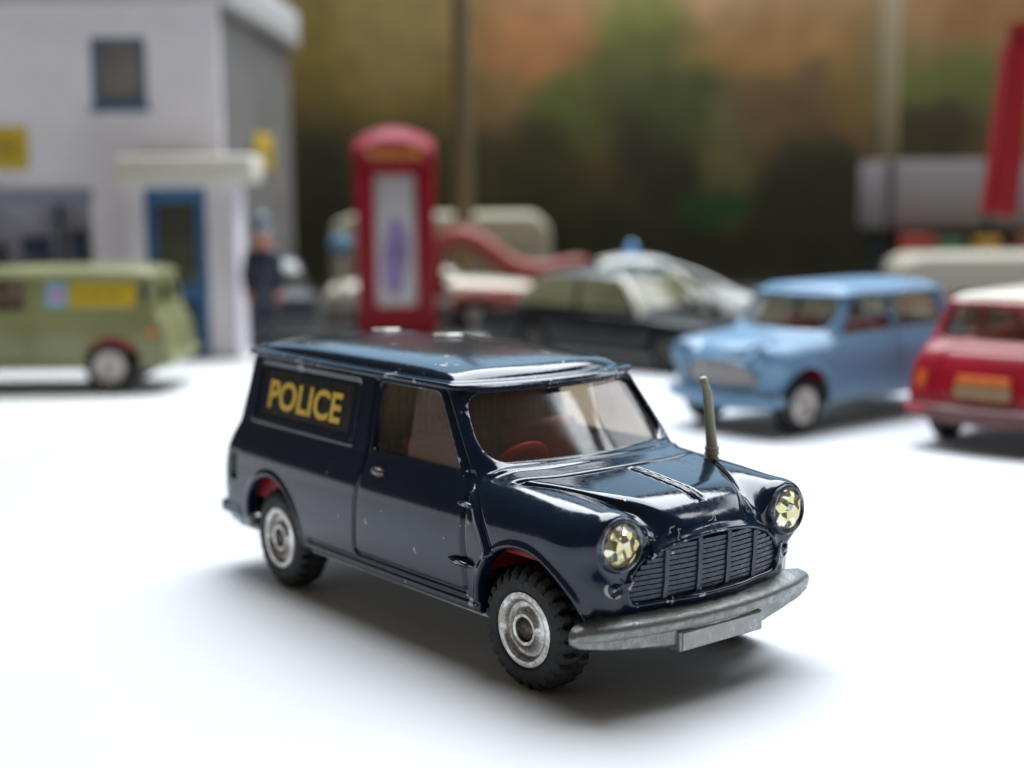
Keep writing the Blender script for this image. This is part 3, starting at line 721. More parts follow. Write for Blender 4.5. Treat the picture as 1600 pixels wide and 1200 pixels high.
cb = side_patch('blue_label', -39.7, -34.6, 21.7, 27.6, .05, MAT['cyan'], gv, 1); side_patch('print_mark', -38.6, -36.0, 23.9, 25.3, .09, MAT['pinkred'], cb, 1)
for nm, x, z, r_, mt in (('fuel_cap', -59.4, 24.9, 1.4, 'dkgrey'), ('tail_lamp', -61.0, 15.2, 1.2, 'orange')):
    o = link(nm, lathe_mesh(nm, [(.02, .5), (r_*.7, .42), (r_, .05), (r_, -.8)], 20, 'y'), MAT[mt], gv); o.location = Vector((x, side_y(x, z), z))*U

# small saloons
REAR_S = curve([5, 8, 11, 14, 17, 19.5, 20.8, 21.8, 29.5, 33], [-60.2, -60.8, -60.6, -59.8, -58.6, -57.0, -55.6, -54.6, -50.0, -48.2])
def saloon_skin(x, y, z): return van_skin(x, y, z, REAR_S, -32., -62.6)
def sq_reg(x, z): return convex([(-48.6, 21.2), (-31.2, 21.2), (-31.2, 28.4), (-45.6, 28.4)], x, z, 1.0)
def srear(y, z): return smax(smax(y - (12.3 - (z-22)*.12), 22.0 - z, 2.0), z - 28.5, 1.6)
def saloon_shell(x, y, z):
    d0, side, plan = saloon_skin(x, y, z); d = d0
    on = sstep(12.2 - y, .6)
    d = d + .4*bump(polyline(*DOOR, x, z), .34)*on*sstep(z-29, .3)
    for cx, cz, rr in ((.3, 7.45, 7.55), (-47.2, 7.4, 7.3)): d = d - .38*bump(np.sqrt((x-cx)**2 + np.maximum(z-cz, 0)**2) - rr - .35, .5)*on
    gr = gr_reg(y, z); fg = sstep(7.8 - x, .5)*sstep(z-17.3, .3); d = d + (.75*sstep(gr + .25, .3) - .34*bump(gr - .2, .36))*fg
    d = d + .35*bump(y - Bw(x) - .15, .3)*sstep(18.6 - z, .6)*sstep(-4 - x, .3)*sstep(x-9, .5)
    d = d + .35*bump(np.abs(smax(y - 9.5, np.abs(z-15.4)-4.6, 1.5)), .3)*sstep(x + 55, .4)
    s_ = smax(smax(d, 6.4 - z, .35), -(d0 + 1.15), .2)
    s_ = smax(s_, -smax(ws_reg(y, z), np.abs(ws_front(x, y, z)) - 2.4, .2), .3)
    s_ = smax(s_, -smax(np.minimum(sw_reg(x, z), sq_reg(x, z)), 9 - y, .2), .3)
    s_ = smax(s_, -smax(srear(y, z), np.abs(REAR_S(z) - x + .004*y*y) - 3, .2), .3)
    for cx, cz, rr in ((.3, 7.45, 7.45), (-47.2, 7.4, 7.2)): s_ = smax(s_, -smax(np.sqrt((x-cx)**2 + np.maximum(z-cz, 0)**2) - rr, 9.5 - y, .2), .25)
    return s_
def saloon_glass(x, y, z):
    d0, _, _ = saloon_skin(x, y, z)
    w1 = smax(ws_reg(y, z) - .2, np.abs(ws_front(x, y, z)) - 2.2, .1); w2 = smax(np.minimum(sw_reg(x, z), sq_reg(x, z)) - .2, 10 - y, .1); w3 = smax(srear(y, z) - .2, np.abs(REAR_S(z) - x + .004*y*y) - 2.5, .1)
    return smax(np.abs(d0+.6) - .25, np.minimum(np.minimum(w1, w2), w3), .1)
SV, SQ, SN = nets(saloon_shell, (-64, 0, 4.6), (13.5, 18.6, 33.2), .36)
sc_ = SV[SQ].mean(1); sroof = (sc_[:, 2] > 29.7)
S_roof, S_body = submesh('roof', SV, SQ, SN, sroof), submesh('body', SV, SQ, SN, ~sroof)
S_glass = np_mesh('glazing', *nets(saloon_glass, (-60, 0, 19.5), (-3, 16, 31), .4))
MAT['plate_tan'] = simple('dull_tan_plate', (.34, .22, .12), .5)
MAT['taupe'] = simple('taupe_grille', (.30, .27, .26), .45)
GRILLE_S = sheet('grille', saloon_skin, gr_reg, np.arange(-11, 11.1, .5), np.arange(10, 17, .4), 'x', 5, 14, .55, -.1)
def saloon(name, label, loc, rz, paint, roofpaint, plates, trim):
    e = empty(name, loc, rz); tag(e, label, 'toy car'); e.scale = (.96, .97, .935)
    for me, mt, nm in ((S_body, paint, 'body'), (S_roof, roofpaint, 'roof'), (S_glass, MAT['glass2'], 'glazing')):
        m2 = me.copy(); m2.materials.clear(); link(nm, m2, mt, e)
    boxo('interior', (-52, -8, -14, 14, 10.6, 15), MAT['red_plastic'], e, .4)
    for sg in (-1, 1):
        link('seat', bm_mesh('seat', box(-26.5, -24, sg*7-4.6, sg*7+4.6, 14.5, 22.8, 1, 2), smooth=True), MAT['red_plastic'], e)
    link('rear_seat', bm_mesh('rear_seat', box(-44.5, -41.5, -12, 12, 14.5, 21.5, 1, 2), smooth=True), MAT['red_plastic'], e)
    base_plate(e, -59, -47.2)
    b2 = bp.data.copy(); b2.materials.clear(); link('bumper', b2, trim, e)
    rb = bp.data.copy(); rb.materials.clear(); o = link('bumper', rb, trim, e); o.rotation_euler = (0, 0, math.pi); o.location = Vector((-50.6, 0, 0))*U
    for cx in (.2, -47.2):
        for sg in (-1, 1): wheel_parts(e, cx, sg, 6.4, 6.4, 3.85, False, 0, mats=('rubber', 'steel_rim', 'steel_rim'))
    for sg in (-1, 1):
        o = link('headlight', lathe_mesh('headlight', [(.02, .7), (1.2, .55), (2.2, .1), (2.5, .25), (2.8, -.4)], 28, 'x'), trim, e); o.location = Vector((10.25, sg*11.9, 16.6))*U
        o = link('tail_lamp', bm_mesh('tail_lamp', box(-.5, .5, -.9, .9, -1.7, 1.7, .4)), MAT['orange'], e); o.location = Vector((-59.6, sg*13.0, 14.0))*U; o.rotation_euler = (0, R(12), R(-18*sg))
    gp = link('grille', GRILLE_S.copy(), MAT['taupe'], e)
    for y0 in np.arange(-7.5, 8, 2.5): link('grille_bar', bm_mesh('grille_bar', box(nose_x(y0, 12.5)-.75, nose_x(y0, 12.5)-.3, y0-.2, y0+.2, 10.8, 14.6)), MAT['chrome'], gp)
    if plates:
        o = link('number_plate', bm_mesh('number_plate', box(-.3, .3, -5.6, 5.6, -1.5, 1.5, .1)), MAT['plate_tan'], e); o.location = Vector((-60.75, 0, 12.2))*U; o.rotation_euler = (0, R(10), 0)
        o = link('plate_lamp', bm_mesh('plate_lamp', box(-.5, .5, -5.4, 5.4, -.8, .8, .3)), MAT['orange'], e); o.location = Vector((-60.2, 0, 14.6))*U; o.rotation_euler = (0, R(20), 0)
    return e
saloon('blue_car', 'sky blue toy saloon with red interior standing beside the red car', (37.2, 149.8, 0), 218, MAT['skyblue'], MAT['skyblue'], False, MAT['skyblue'])
saloon('red_car', 'cherry red toy saloon with cream roof, its tail turned this way', (113.5, 159.5, 0), 48, MAT['cherry'], MAT['cream'], True, simple('dull_bumper', (.13, .05, .05), .5))

# plainer toy cars behind
def gen_car(name, label, loc, rz, low, cab, w_, paint, axles, wr=5.6, roofpaint=None, glassm='glass2', pillars=(), zbelt=None, cat='toy car', h=.55, trim=True, rims='steel_rim'):
    zt = max(p[1] for p in cab) if cab else max(p[1] for p in low); zb = zbelt or 16.0
    xl = min(p[0] for p in low) - 2; xh = max(p[0] for p in low) + 2
    def skin(x, y, z):
        d = smax(convex(low, x, z, 2.5) + .0022*y*y, y - w_ - .02*(14-np.abs(z-9)) + .0008*(x-(xl+xh)/2)**2, 3.0)
        c = None
        if cab:
            c = smax(convex(cab, x, z, 1.8) + .004*y*y, y - (w_-1.6) + .28*(z-zb), 2.4); d = smin(d, c, .7)
        return d, c
    def body(x, y, z):
        d, c = skin(x, y, z)
        d = d + .3*bump(np.minimum(np.abs(x - (axles[0]+axles[1])/2 - 1), np.abs(x-axles[0]+wr+3.5)), .35)*sstep(w_-3-y, .5)*sstep(5-z, .3)
        s_ = smax(d, 4.2 - z, .4)
        for ax_ in axles: s_ = smax(s_, -smax(np.sqrt((x-ax_)**2 + (z-wr)**2) - wr - .9, w_-6 - y, .2), .3)
        return s_
    e = empty(name, loc, rz); tag(e, label, cat)
    V, Q, N = nets(body, (xl, 0, 3.2), (xh, w_+2.2, zt+2.5), h, True, 1)
    if roofpaint:
        m_ = V[Q].mean(1)[:, 2] > zt - 2.0; link('roof', submesh('roof', V, Q, N, m_), roofpaint, e); link('body', submesh('body', V, Q, N, ~m_), paint, e)
    else: link('body', np_mesh('body', V, Q, N), paint, e)
    if cab:
        def gls(x, y, z):
            d, c = skin(x, y, z)
            sd = y - (w_-1.6) + .28*(z-zb); fr = convex(cab, x, z, .5)
            r_ = smax(smax(zb + .7 - z, z - zt + 1.8, .4), .9 - np.abs(sd - fr), .3)
            for p in pillars: r_ = smax(r_, -smax(np.abs(x-p) - .7, w_-6-y, .2), .2)
            return smax(np.abs(c) - .3, r_, .15)
        link('glazing', np_mesh('glazing', *nets(gls, (xl, 0, zb-1), (xh, w_+2, zt+1.5), h, True, 1)), MAT[glassm], e)
    boxo('base_plate', (xl+5, xh-5, -w_+2, w_-2, 3.4, 4.6), MAT['bumper'], e)
    for ax_ in axles:
        for sg in (-1, 1): wheel_parts(e, ax_, sg, wr, wr, 3.4, False, 0, half=w_-2.6, mats=('rubber', rims, rims))
    if trim:
        for xx, k in ((xh-2.4, 1), (xl+2.4, -1)): boxo('bumper', (xx-.6, xx+.9, -w_+1, w_-1, 5.2, 7.4), MAT['chrome'], e, .4)
        for sg in (-1, 1): boxo('headlight', (xh-3.6, xh-1.9, sg*(w_-4)-1.8, sg*(w_-4)+1.8, 8.8, 11.6), MAT['chrome'], e, .6)
    return e
gen_car('black_saloon', 'black toy saloon with chrome trim and clear windows beside the blue car', (39, 244, 0), -43,
        [(-71, 4.2), (12, 4.2), (13.2, 9), (11.5, 14), (-14, 16.2), (-58, 16.2), (-72, 14), (-73, 8)],
        [(-60, 14), (-9, 14), (-18.5, 25.8), (-24, 26.8), (-44, 26.6), (-50, 25)], 16.5, MAT['black'], (0, -48), 5.8, MAT['roof_sheen'], 'olive_glass', (-33,), 15.8, rims='hub')
bs = bpy.data.objects['black_saloon']
for sg in (-1, 1): link('windscreen_pillar', tube_mesh('windscreen_pillar', [(-8.8, sg*14.6, 15.8), (-12.5, sg*13.9, 20), (-16.5, sg*12.8, 24), (-19.5, sg*11.8, 26)], [1.1, 1.0, .9, .7], 10), MAT['cream'], bs)
gen_car('white_fastback', 'off-white toy fastback with a blue roof light behind the black saloon', (2, 352, 0), 183,
        [(-70, 4.2), (12, 4.2), (14, 8), (12, 13), (-10, 15), (-50, 15), (-68, 12.5), (-71, 8)],
        [(-66, 12), (-2, 12), (-13, 23.5), (-20, 26.0), (-32, 26.2), (-46, 22.5), (-60, 16)], 16.5, MAT['white_enamel'], (0, -50), 5.6, None, 'dark_glass', (-30,), 15)
wf = bpy.data.objects['white_fastback']
MAT['beacon'] = simple('blue_beacon', (.10, .30, .55), .15, coat=.6)
link('roof_light', lathe_mesh('roof_light', [(2.4, 25.4), (2.4, 26.6), (2.0, 29.4), (1.2, 30.6), (.02, 31)], 24, 'z'), MAT['beacon'], wf).location = Vector((-27, 0, 0))*U
gen_car('cream_sports_car', 'cream low toy sports car parked behind the telephone box', (-14, 399, 0), 3,
        [(-68, 4.2), (11, 4.2), (13, 8), (10, 13.5), (-14, 16.5), (-52, 16.5), (-68, 14), (-70, 8)],
        [(-42, 14), (-16, 14), (-22, 20), (-26, 20.6), (-34, 20.6), (-38, 19)], 15.5, MAT['cream'], (0, -48), 5.6, None, 'dark_glass', (-29,), 16)
gen_car('cream_coach', 'pale cream toy coach with rounded roof behind the cream sports car', (-6, 446, 0), 0,
        [(-78, 4.2), (8, 4.2), (10, 12), (9, 34), (3, 40), (-72, 40), (-80, 36), (-81, 10)], None, 16.5, simple('beige_enamel', (.34, .31, .22), .5), (-8, -60), 6, None, trim=True)
cc = bpy.data.objects['cream_coach']
for k in range(6):
    for sg in (-1, 1): boxo('window', (-74+13*k, -64+13*k, sg*16.2-.5 + (.35*sg), sg*16.2+.5 + (.35*sg), 23, 31), simple('coach_glass', (.28, .26, .19), .3) if k == 0 and sg < 0 else bpy.data.materials['coach_glass'], cc, .2)
gen_car('brick_red_truck', 'brick red toy truck with a sweeping curved arm behind the black saloon', (-24, 368, 0), 180,
        [(-40, 4.2), (10, 4.2), (11, 9), (8, 13.5), (-36, 14), (-40, 12)], None, 12.5, MAT['brick'], (2, -28), 5.4, cat='toy truck')
bt = bpy.data.objects['brick_red_truck']
ap = [(14, 12), (16.5, 20), (15.5, 27), (11, 32), (6.5, 33.2), (1, 31), (-5, 26.5), (-10, 22.6), (-16, 20.8), (-22, 20.4), (-29, 21.6), (-35, 22.8), (-38.5, 23)]
link('arm', tube_mesh('arm', [(x, 6, z) for x, z in ap], [3.2, 3.4, 3.6, 3.8, 4, 4, 4, 4, 3.8, 3.6, 3.4, 3.2, 2.2], 14), MAT['brick'], bt)
boxo('arm_prop', (-21, -18, 4.5, 7.5, 12, 19), MAT['brick'], bt, .3)
gen_car('dark_grey_car', 'dark grey rounded toy car beside the police figure', (-91, 318, 0), -74,
        [(-60, 4.2), (9, 4.2), (11, 9), (8.5, 17), (-10, 18.5), (-50, 18.5), (-60, 14), (-62, 8)],
        [(-50, 14), (0, 14), (-7, 25), (-14, 28.5), (-34, 28.5), (-44, 24)], 14.5, MAT['dkgrey'], (-2, -46), 5.6, None, 'dark_glass', (-24,), 18.2, trim=False)
gen_car('cream_van', 'cream low toy van behind the red car with cream roof', (200, 366, 0), 0,
        [(-76, 4.2), (9, 4.2), (11, 12), (9, 19), (4, 25.5), (-72, 25.5), (-77, 22), (-78, 10)], None, 15, simple('ivory_enamel', (.38, .35, .28), .5), (-6, -56), 5.6, cat='toy van')

# grey box lorry
ly = empty('box_lorry', (133, 410, 0)); tag(ly, 'pale grey toy box lorry behind the red post', 'toy lorry')
MAT['greybox'] = simple('pale_grey_box', (.25, .225, .23), .6, var=.06)
boxo('cargo_box', (0, 118, 0, 48, 32, 58.5), MAT['greybox'], ly, .6)
for xx in (0, 38, 78, 116): boxo('corner_post', (xx-.9, xx+1.6, -.8, .6, 31.5, 58.8), MAT['dkgrey'], ly, .2)
boxo('chassis', (2, 116, 6, 42, 12, 31.4), MAT['dkgrey'], ly, .5)
boxo('cab', (119, 146, 4, 44, 10, 46), MAT['greybox'], ly, 2.5); boxo('cab_window', (145.2, 146.4, 8, 40, 28, 42), MAT['dark_glass'], ly, .3)
for xx in (18, 34, 100, 130):
    for yy, sg in ((6.5, 1), (41.5, -1)):
        wheel_parts(ly, xx, sg, 9, 9, 3.85, False, 0, half=0.0, mats=('rubber', 'steel_rim', 'steel_rim')).location = Vector((xx, yy, 9))*U
cr = [('red', (.38, .05, .03), 2, 12, 22), ('mustard', (.45, .26, .03), 30, 9, 21), ('green', (.08, .15, .07), 12, 14, 20.5), ('brown', (.22, .08, .04), 46, 10, 22)]
for nm, c, xx, wd_, zt in cr:
    e = empty('crate', (133+xx, 393, 0)); tag(e, f'{nm} toy crate stacked high in front of the grey lorry', 'crate')
    m_ = simple(nm+'_crate', c, .6)
    boxo('crate_core', (.5, wd_-.5, .5, 9.5, 0, zt+8), m_, e, .2)
    for kz in range(5): boxo('slat', (0, wd_, 0, .48, .6+kz*(zt+8)/5, (kz+.82)*(zt+8)/5), m_, e, .12)

# leaning red crane jib in front of the lorry
ck = empty('toy_crane', (0, 0, 0)); tag(ck, 'tall red toy crane with a hanging jib leaning over the lorry', 'toy crane')
MAT['cranered'] = simple('crane_red', (.26, .003, .007), .5, spec=.3)
def beam(name, p0, p1, w0, d0, mat, parent):
    bm = box(-w0/2, w0/2, -d0/2, d0/2, 0, 1, 0); p0, p1 = Vector(p0), Vector(p1); q = (p1-p0).to_track_quat('Z', 'Y').to_matrix().to_4x4()
    for v in bm.verts: v.co = p0 + q @ Vector((v.co.x, v.co.y, v.co.z*(p1-p0).length))
    bmesh.ops.bevel(bm, geom=bm.edges[:], offset=.5, segments=2, affect='EDGES')
    return link(name, bm_mesh(name, bm, angle=35), mat, parent)
beam('jib', (125.2, 260, 43), (128.3, 260, 88.0), 8.4, 7, MAT['cranered'], ck)
beam('jib_extension', (124.6, 260, 41), (126.6, 260, 58), 7.0, 8.2, MAT['cranered'], ck)
beam('boom', (127.5, 262, 90.5), (188, 262, 97), 7, 7, MAT['cranered'], ck)
beam('mast', (186, 262, 6), (186, 262, 101), 9, 9, MAT['cranered'], ck)
boxo('crane_base', (170, 202, 248, 276, 0, 6), MAT['dkgrey'], ck, 1)

# telephone box
tb = empty('telephone_box', (-53.2, 352, 0), 5); tag(tb, 'bright red toy telephone box with domed top and pale door pane', 'telephone box')
MAT['boxred'] = simple('telephone_red', (.22, .002, .012), .5, spec=.25)
def dome(x, y, z): return smax(smax(smax(np.abs(x)-13.9, y-13.9, 2.5), z - (70.8 - .024*x*x - .024*y*y), 1.6), 57.6 - z, .6)
link('roof', np_mesh('roof', *nets(dome, (-16, 0, 56), (16, 16, 73), .5, True, 1)), MAT['boxred'], tb)
boxo('plinth', (-13.6, 13.6, -13.6, 13.6, 0, 5.5), MAT['boxred'], tb, .6)
for a_ in (-1, 1):
    for b_ in (-1, 1): boxo('corner_post', (a_*10.8-2.6, a_*10.8+2.6, b_*10.8-2.6, b_*10.8+2.6, 5.5, 58.2), MAT['boxred'], tb, .5)
fa = boxo('fascia', (-10.5, 10.5, -14.2, -12.6, 58.8, 64), MAT['boxred'], tb, .3)
me = text_mesh('sign_lettering', 'TELEPHONE', 3.0, .02); c_ = np.array([v.co[:] for v in me.vertices]); c0, c1 = c_.min(0), c_.max(0)
for v in me.vertices:
    v.co = Vector((-9.3 + 18.6*(v.co.x-c0[0])/(c1[0]-c0[0]), -14.26, 60.1 + 2.6*(v.co.y-c0[1])/(c1[1]-c0[1])))*U
link('sign_lettering', me, MAT['gold'], fa)
MAT['boxpane'] = simple('pale_pane', (.44, .42, .42), .3, var=.1); MAT['violet'] = simple('violet_print', (.20, .14, .30), .4, var=.6, scale=9)
for k in range(4):
    c = math.pi/2*k; q = Matrix.Rotation(c, 4, 'Z')
    for nm, dims, mt in (('door_pane', (-7, 7, -11.6, -11.0, 10, 54.5), 'boxpane'), ('door_rail', (-8.3, 8.3, -12.4, -10.8, 54.4, 58.5), 'boxred'), ('door_rail', (-8.3, 8.3, -12.4, -10.8, 5.3, 10.1), 'boxred'), ('door_stile', (-8.3, -6.8, -12.3, -10.9, 10, 54.5), 'boxred'), ('door_stile', (6.8, 8.3, -12.3, -10.9, 10, 54.5), 'boxred')):
        o = boxo(nm, dims, MAT[mt], tb, .15); o.data.transform(q)
pr = []
for i in range(28):
    t_ = 2*math.pi*i/28; pr.append((-.2 + (4.3 + .8*math.sin(2*t_))*math.cos(t_), -11.68, 27 + 13.5*math.sin(t_)))
link('poster', py_mesh('poster', pr, [tuple(range(28))]), MAT['violet'], tb)
# pale blue round sign beside it, tan post behind
sg_ = empty('round_sign', (-74.5, 372, 0)); tag(sg_, 'small pale blue round sign on a beige post beside the telephone box', 'sign')
boxo('post', (-1.0, 1.0, -.8, .8, 0, 29), MAT['cream'], sg_, .2)
o = link('disc', lathe_mesh('disc', [(.02, -.6), (3.9, -.6), (4.2, 0), (3.9, .6), (.02, .6)], 28, 'y'), MAT['cyan'], sg_); o.location = Vector((0, -1.4, 30))*U
lp = empty('tan_post', (-31.5, 418, 0)); tag(lp, 'tall slender tan post rising behind the telephone box', 'post')
MAT['tan'] = simple('tan_wood', (.13, .095, .045), .7, var=.2)
link('shaft', lathe_mesh('shaft', [(.02, 0), (4.2, 0), (3.9, 30), (3.4, 150), (3.2, 190), (.02, 190)], 20, 'z'), MAT['tan'], lp)
link('foot', lathe_mesh('foot', [(.02, 0), (5, 0), (4.6, 3), (3.2, 5), (.02, 5)], 20, 'z'), MAT['tan'], lp)

lp2 = empty('pale_post', (150, 478, 0)); tag(lp2, 'tall thin pale post standing behind the grey lorry', 'post')
MAT['pale_wood'] = simple('pale_wood', (.20, .16, .085), .7, var=.2)
link('shaft', lathe_mesh('shaft', [(.02, 0), (4.2, 0), (3.8, 60), (3.4, 190), (.02, 190)], 20, 'z'), MAT['pale_wood'], lp2); link('foot', lathe_mesh('foot', [(.02, 0), (6, 0), (5.5, 3), (4, 5), (.02, 5)], 20, 'z'), MAT['pale_wood'], lp2)

# ------------------------------------------------------------------ the station building
bd = empty('station_building', (-102, 300, 0)); tag(bd, 'pale lilac toy station building with blue door and window', 'building')
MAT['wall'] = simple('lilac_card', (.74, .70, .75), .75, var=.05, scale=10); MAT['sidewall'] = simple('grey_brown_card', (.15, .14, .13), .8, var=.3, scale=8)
MAT['bluepaint'] = simple('blue_paint', (.035, .115, .26), .45); MAT['roofcard'] = simple('pale_roof_card', (.44, .44, .43), .7); MAT['stone'] = simple('cream_stone', (.60, .57, .50), .7)
MAT['shutter'] = simple('slate_panel', (.20, .22, .27), .6); MAT['navydoor'] = simple('dark_blue_panel', (.010, .022, .05), .4); MAT['shopfill'] = simple('shop_display', (.26, .25, .30), .6, var=.6, scale=5)
# front wall in pieces round its openings (x from the corner to the left)
WX = -150
for nm, d_ in (('wall', (WX, -39.3, 0, 3, 51, 75.6)), ('wall', (WX, -39.3, 0, 3, 96.8, 106.5)), ('wall', (WX, -39.3, 0, 3, 75.6, 96.8)), ('wall', (-22.3, 0, 0, 3, 51, 106.5)), ('wall', (-39.3, -22.3, 0, 3, 51, 75.6)), ('wall', (-39.3, -22.3, 0, 3, 96.8, 106.5)), ('wall', (-41.3, 0, 0, 3, 0, 51)), ('wall', (WX, -41.3, 0, 3, 0, 27))):
    boxo(nm, d_, MAT['wall'], bd, 0.0)
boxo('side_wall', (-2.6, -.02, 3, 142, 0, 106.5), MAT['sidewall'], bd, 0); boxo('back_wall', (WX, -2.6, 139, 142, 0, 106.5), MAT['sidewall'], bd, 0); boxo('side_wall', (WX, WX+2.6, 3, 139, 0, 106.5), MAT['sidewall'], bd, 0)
boxo('roof', (WX-3, 4.0, -1.5, 146, 106.6, 120), MAT['roofcard'], bd, .5)
MAT['window_blue'] = simple('faded_blue_paint', (.085, .13, .20), .5); MAT['grey_pane'] = simple('grey_pane', (.17, .155, .145), .2, var=.35, scale=5)
wn = boxo('window', (-38.9, -22.7, 1.4, 2.2, 76, 96.4), MAT['grey_pane'], bd, 0)
for d_ in ((-39.3, -37.6, .2, 2.9, 75.6, 96.8), (-24.0, -22.3, .2, 2.9, 75.6, 96.8), (-37.6, -24, .2, 2.9, 75.6, 77.8), (-37.6, -24, .2, 2.9, 95.4, 96.8)): boxo('frame', d_, MAT['window_blue'], wn, .15)
boxo('sill', (-40, -21.6, -1.4, .6, 74.2, 75.7), MAT['window_blue'], wn, .2)
sh = boxo('shop_window', (WX, -41.4, 2.2, 2.8, 27, 46.5), MAT['shopfill'], bd, 0)
boxo('lintel', (WX, -41.0, -1.2, 2.9, 46.5, 51), MAT['shutter'], sh, .3); boxo('sill', (WX, -41, -1.0, 2.9, 25.8, 27.2), MAT['stone'], sh, .3)
boxo('mullion', (-52.4, -51, .6, 2.3, 27.2, 46.5), MAT['navydoor'], sh, .1)
for x0, x1, z0, z1 in ((-64, -55, 27.2, 36), (-49, -43, 27.2, 38), (-80, -69, 27.2, 34)): boxo('display', (x0, x1, 1.4, 2.1, z0, z1), MAT['navydoor'], sh, .3)
po = empty('porch', (0, 0, 0)); po.parent = bd; po.location = (0, 0, 0)
for d_ in ((-26, -20.6, -17, -.02, 0, 52), (-2.2, 6.3, -17, -.02, 0, 52), (-20.6, -2.2, -17, -.02, 51, 52)): boxo('porch_wall', d_, MAT['wall'], po, .2)
boxo('canopy', (-28.5, 12.8, -20.5, -.02, 52.1, 60.5), MAT['stone'], po, 1.6)
dr = empty('door', (0, 0, 0)); dr.parent = bd
for d_, mt in (((-20.5, -17.4, -16.4, -14.6, 0, 51), 'bluepaint'), ((-5.4, -2.3, -16.4, -14.6, 0, 51), 'bluepaint'), ((-17.4, -5.4, -16.4, -14.6, 46.8, 51), 'bluepaint'), ((-17.4, -5.4, -16.4, -14.6, 17.5, 22), 'bluepaint')): boxo('door_frame', d_, MAT[mt], dr, .2)
boxo('door_glass', (-17.4, -5.4, -15.6, -15.2, 22, 46.8), MAT['dark_glass'], dr, 0); boxo('door_panel', (-17.4, -5.4, -15.7, -15.1, 0, 17.5), MAT['navydoor'], dr, 0); boxo('handle', (-7.2, -6.5, -17.2, -16.4, 23, 26), MAT['chrome'], dr, .2)
ys = boxo('yellow_sign', (-74, -59.8, -.7, -.02, 57, 70), MAT['yellow'], None, .2); ys.location = bd.location; tag(ys, 'square yellow sign with dark round emblem on the lilac front wall', 'sign')
em = link('emblem', lathe_mesh('emblem', [(1.6, -.1), (1.6, -.25), (3.4, -.25), (3.4, -.1)], 24, 'y', closed=True), MAT['olive'], ys); em.location = Vector((-66, -.75, 63.5))*U
boxo('emblem_bar', (-69, -63, -.95, -.72, 62.6, 64.2), MAT['olive'], ys, .1)
y2 = boxo('yellow_sign', (.05, .8, 56, 92, 56.5, 70), MAT['yellow'], None, .2); y2.location = bd.location; tag(y2, 'yellow sign on the receding side wall of the lilac building', 'sign')
boxo('emblem_bar', (.8, .95, 66, 82, 60, 66), MAT['olive'], y2, .1)

# ------------------------------------------------------------------ police figure
def cap(x, y, z, a_, b_, ra, rb):
    a_, b_ = np.array(a_), np.array(b_); ab = b_-a_; L = (ab*ab).sum()
    s_ = np.clip(((x-a_[0])*ab[0] + (y-a_[1])*ab[1] + (z-a_[2])*ab[2])/L, 0, 1)
    return np.sqrt((x-a_[0]-ab[0]*s_)**2 + (y-a_[1]-ab[1]*s_)**2 + (z-a_[2]-ab[2]*s_)**2) - (ra + (rb-ra)*s_)
def figure(x, y, z):                              # x forward, y sideways (both signs), z up, 43 mm to the helmet's top
    d = None
    def add(v, k=.8):
        nonlocal d; d = v if d is None else smin(d, v, k)
    add(np.sqrt((x/.68)**2 + y**2 + ((z-27)/1.9)**2)*.68 - 2.9); add(np.sqrt((x/.72)**2 + (y/1.05)**2 + ((z-21)/1.5)**2)*.72 - 2.3, 1.5)
    for s_ in (-1, 1):
        add(cap(x, y, z, (0, s_*1.9, 20.5), (.1, s_*2.1, 11.5), 2.1, 1.5)); add(cap(x, y, z, (.1, s_*2.1, 11.5), (-.2, s_*2.3, 2.2), 1.5, 1.0)); add(cap(x, y, z, (-.4, s_*2.3, 1.0), (2.4, s_*2.9, .75), 1.05, .8), .5)
        add(cap(x, y, z, (0, s_*4.1, 30.6), (-.5, s_*5.3, 25), 1.45, 1.15)); add(cap(x, y, z, (-.5, s_*5.3, 25), (.9, s_*5.0, 20.2), 1.1, .75))
        add(cap(x, y, z, (.9, s_*5.0, 20.2), (1.2, s_*4.95, 18.6), .75, .7), .4)
        for k, (L_, dx) in enumerate(((1.9, -.55), (2.15, -.15), (2.0, .25), (1.6, .6))): add(cap(x, y, z, (1.2+dx, s_*4.95, 18.4), (1.4+dx*1.2, s_*4.7, 18.4-L_), .24, .2), .12)
        add(cap(x, y, z, (1.5, s_*4.8, 19.2), (2.3, s_*4.5, 17.9), .26, .22), .15)
        add(np.sqrt((x+.1)**2 + (y-s_*2.35)**2*2 + (z-36.5)**2*.8) - .62, .2)
    add(cap(x, y, z, (0, 0, 31), (.1, 0, 34), 1.3, 1.15), .5); add(np.sqrt((x-.2)**2*.9 + y*y*1.15 + ((z-36.7)/1.22)**2) - 2.45, .4)
    add(cap(x, y, z, (2.3, 0, 37), (3.0, 0, 36.1), .28, .4), .3); add(np.sqrt((x-1.5)**2 + y*y + (z-34.9)**2) - .95, .6)
    d = d + .22*bump(np.sqrt((np.abs(y)-.95)**2 + (z-37.1)**2), .35)*sstep(1.2-x, .3) + .15*bump(np.sqrt((y/2.2)**2 + (z-35.4)**2), .22)*sstep(1.2-x, .3)
    return d
PV, PQ, PN = nets(figure, (-4.5, -7.5, -.6), (5, 7.5, 41), .28, False, 1)
pf = empty('toy_figure', (-87.2, 280, 0), -80); tag(pf, 'toy police figure in dark navy uniform and pale domed helmet', 'toy figure')
MAT['uniform'] = simple('dark_uniform', (.010, .016, .032), .5, var=.2); MAT['flesh'] = simple('flesh_paint', (.48, .20, .14), .5); MAT['helmet'] = simple('helmet_blue_grey', (.085, .12, .16), .35, coat=.4); MAT['boots'] = simple('boot_black', (.01, .01, .01), .3)
me = np_mesh('body', PV, PQ, PN); cz_ = PV[PQ].mean(1)
for m_ in ('uniform', 'flesh', 'boots'): me.materials.append(MAT[m_])
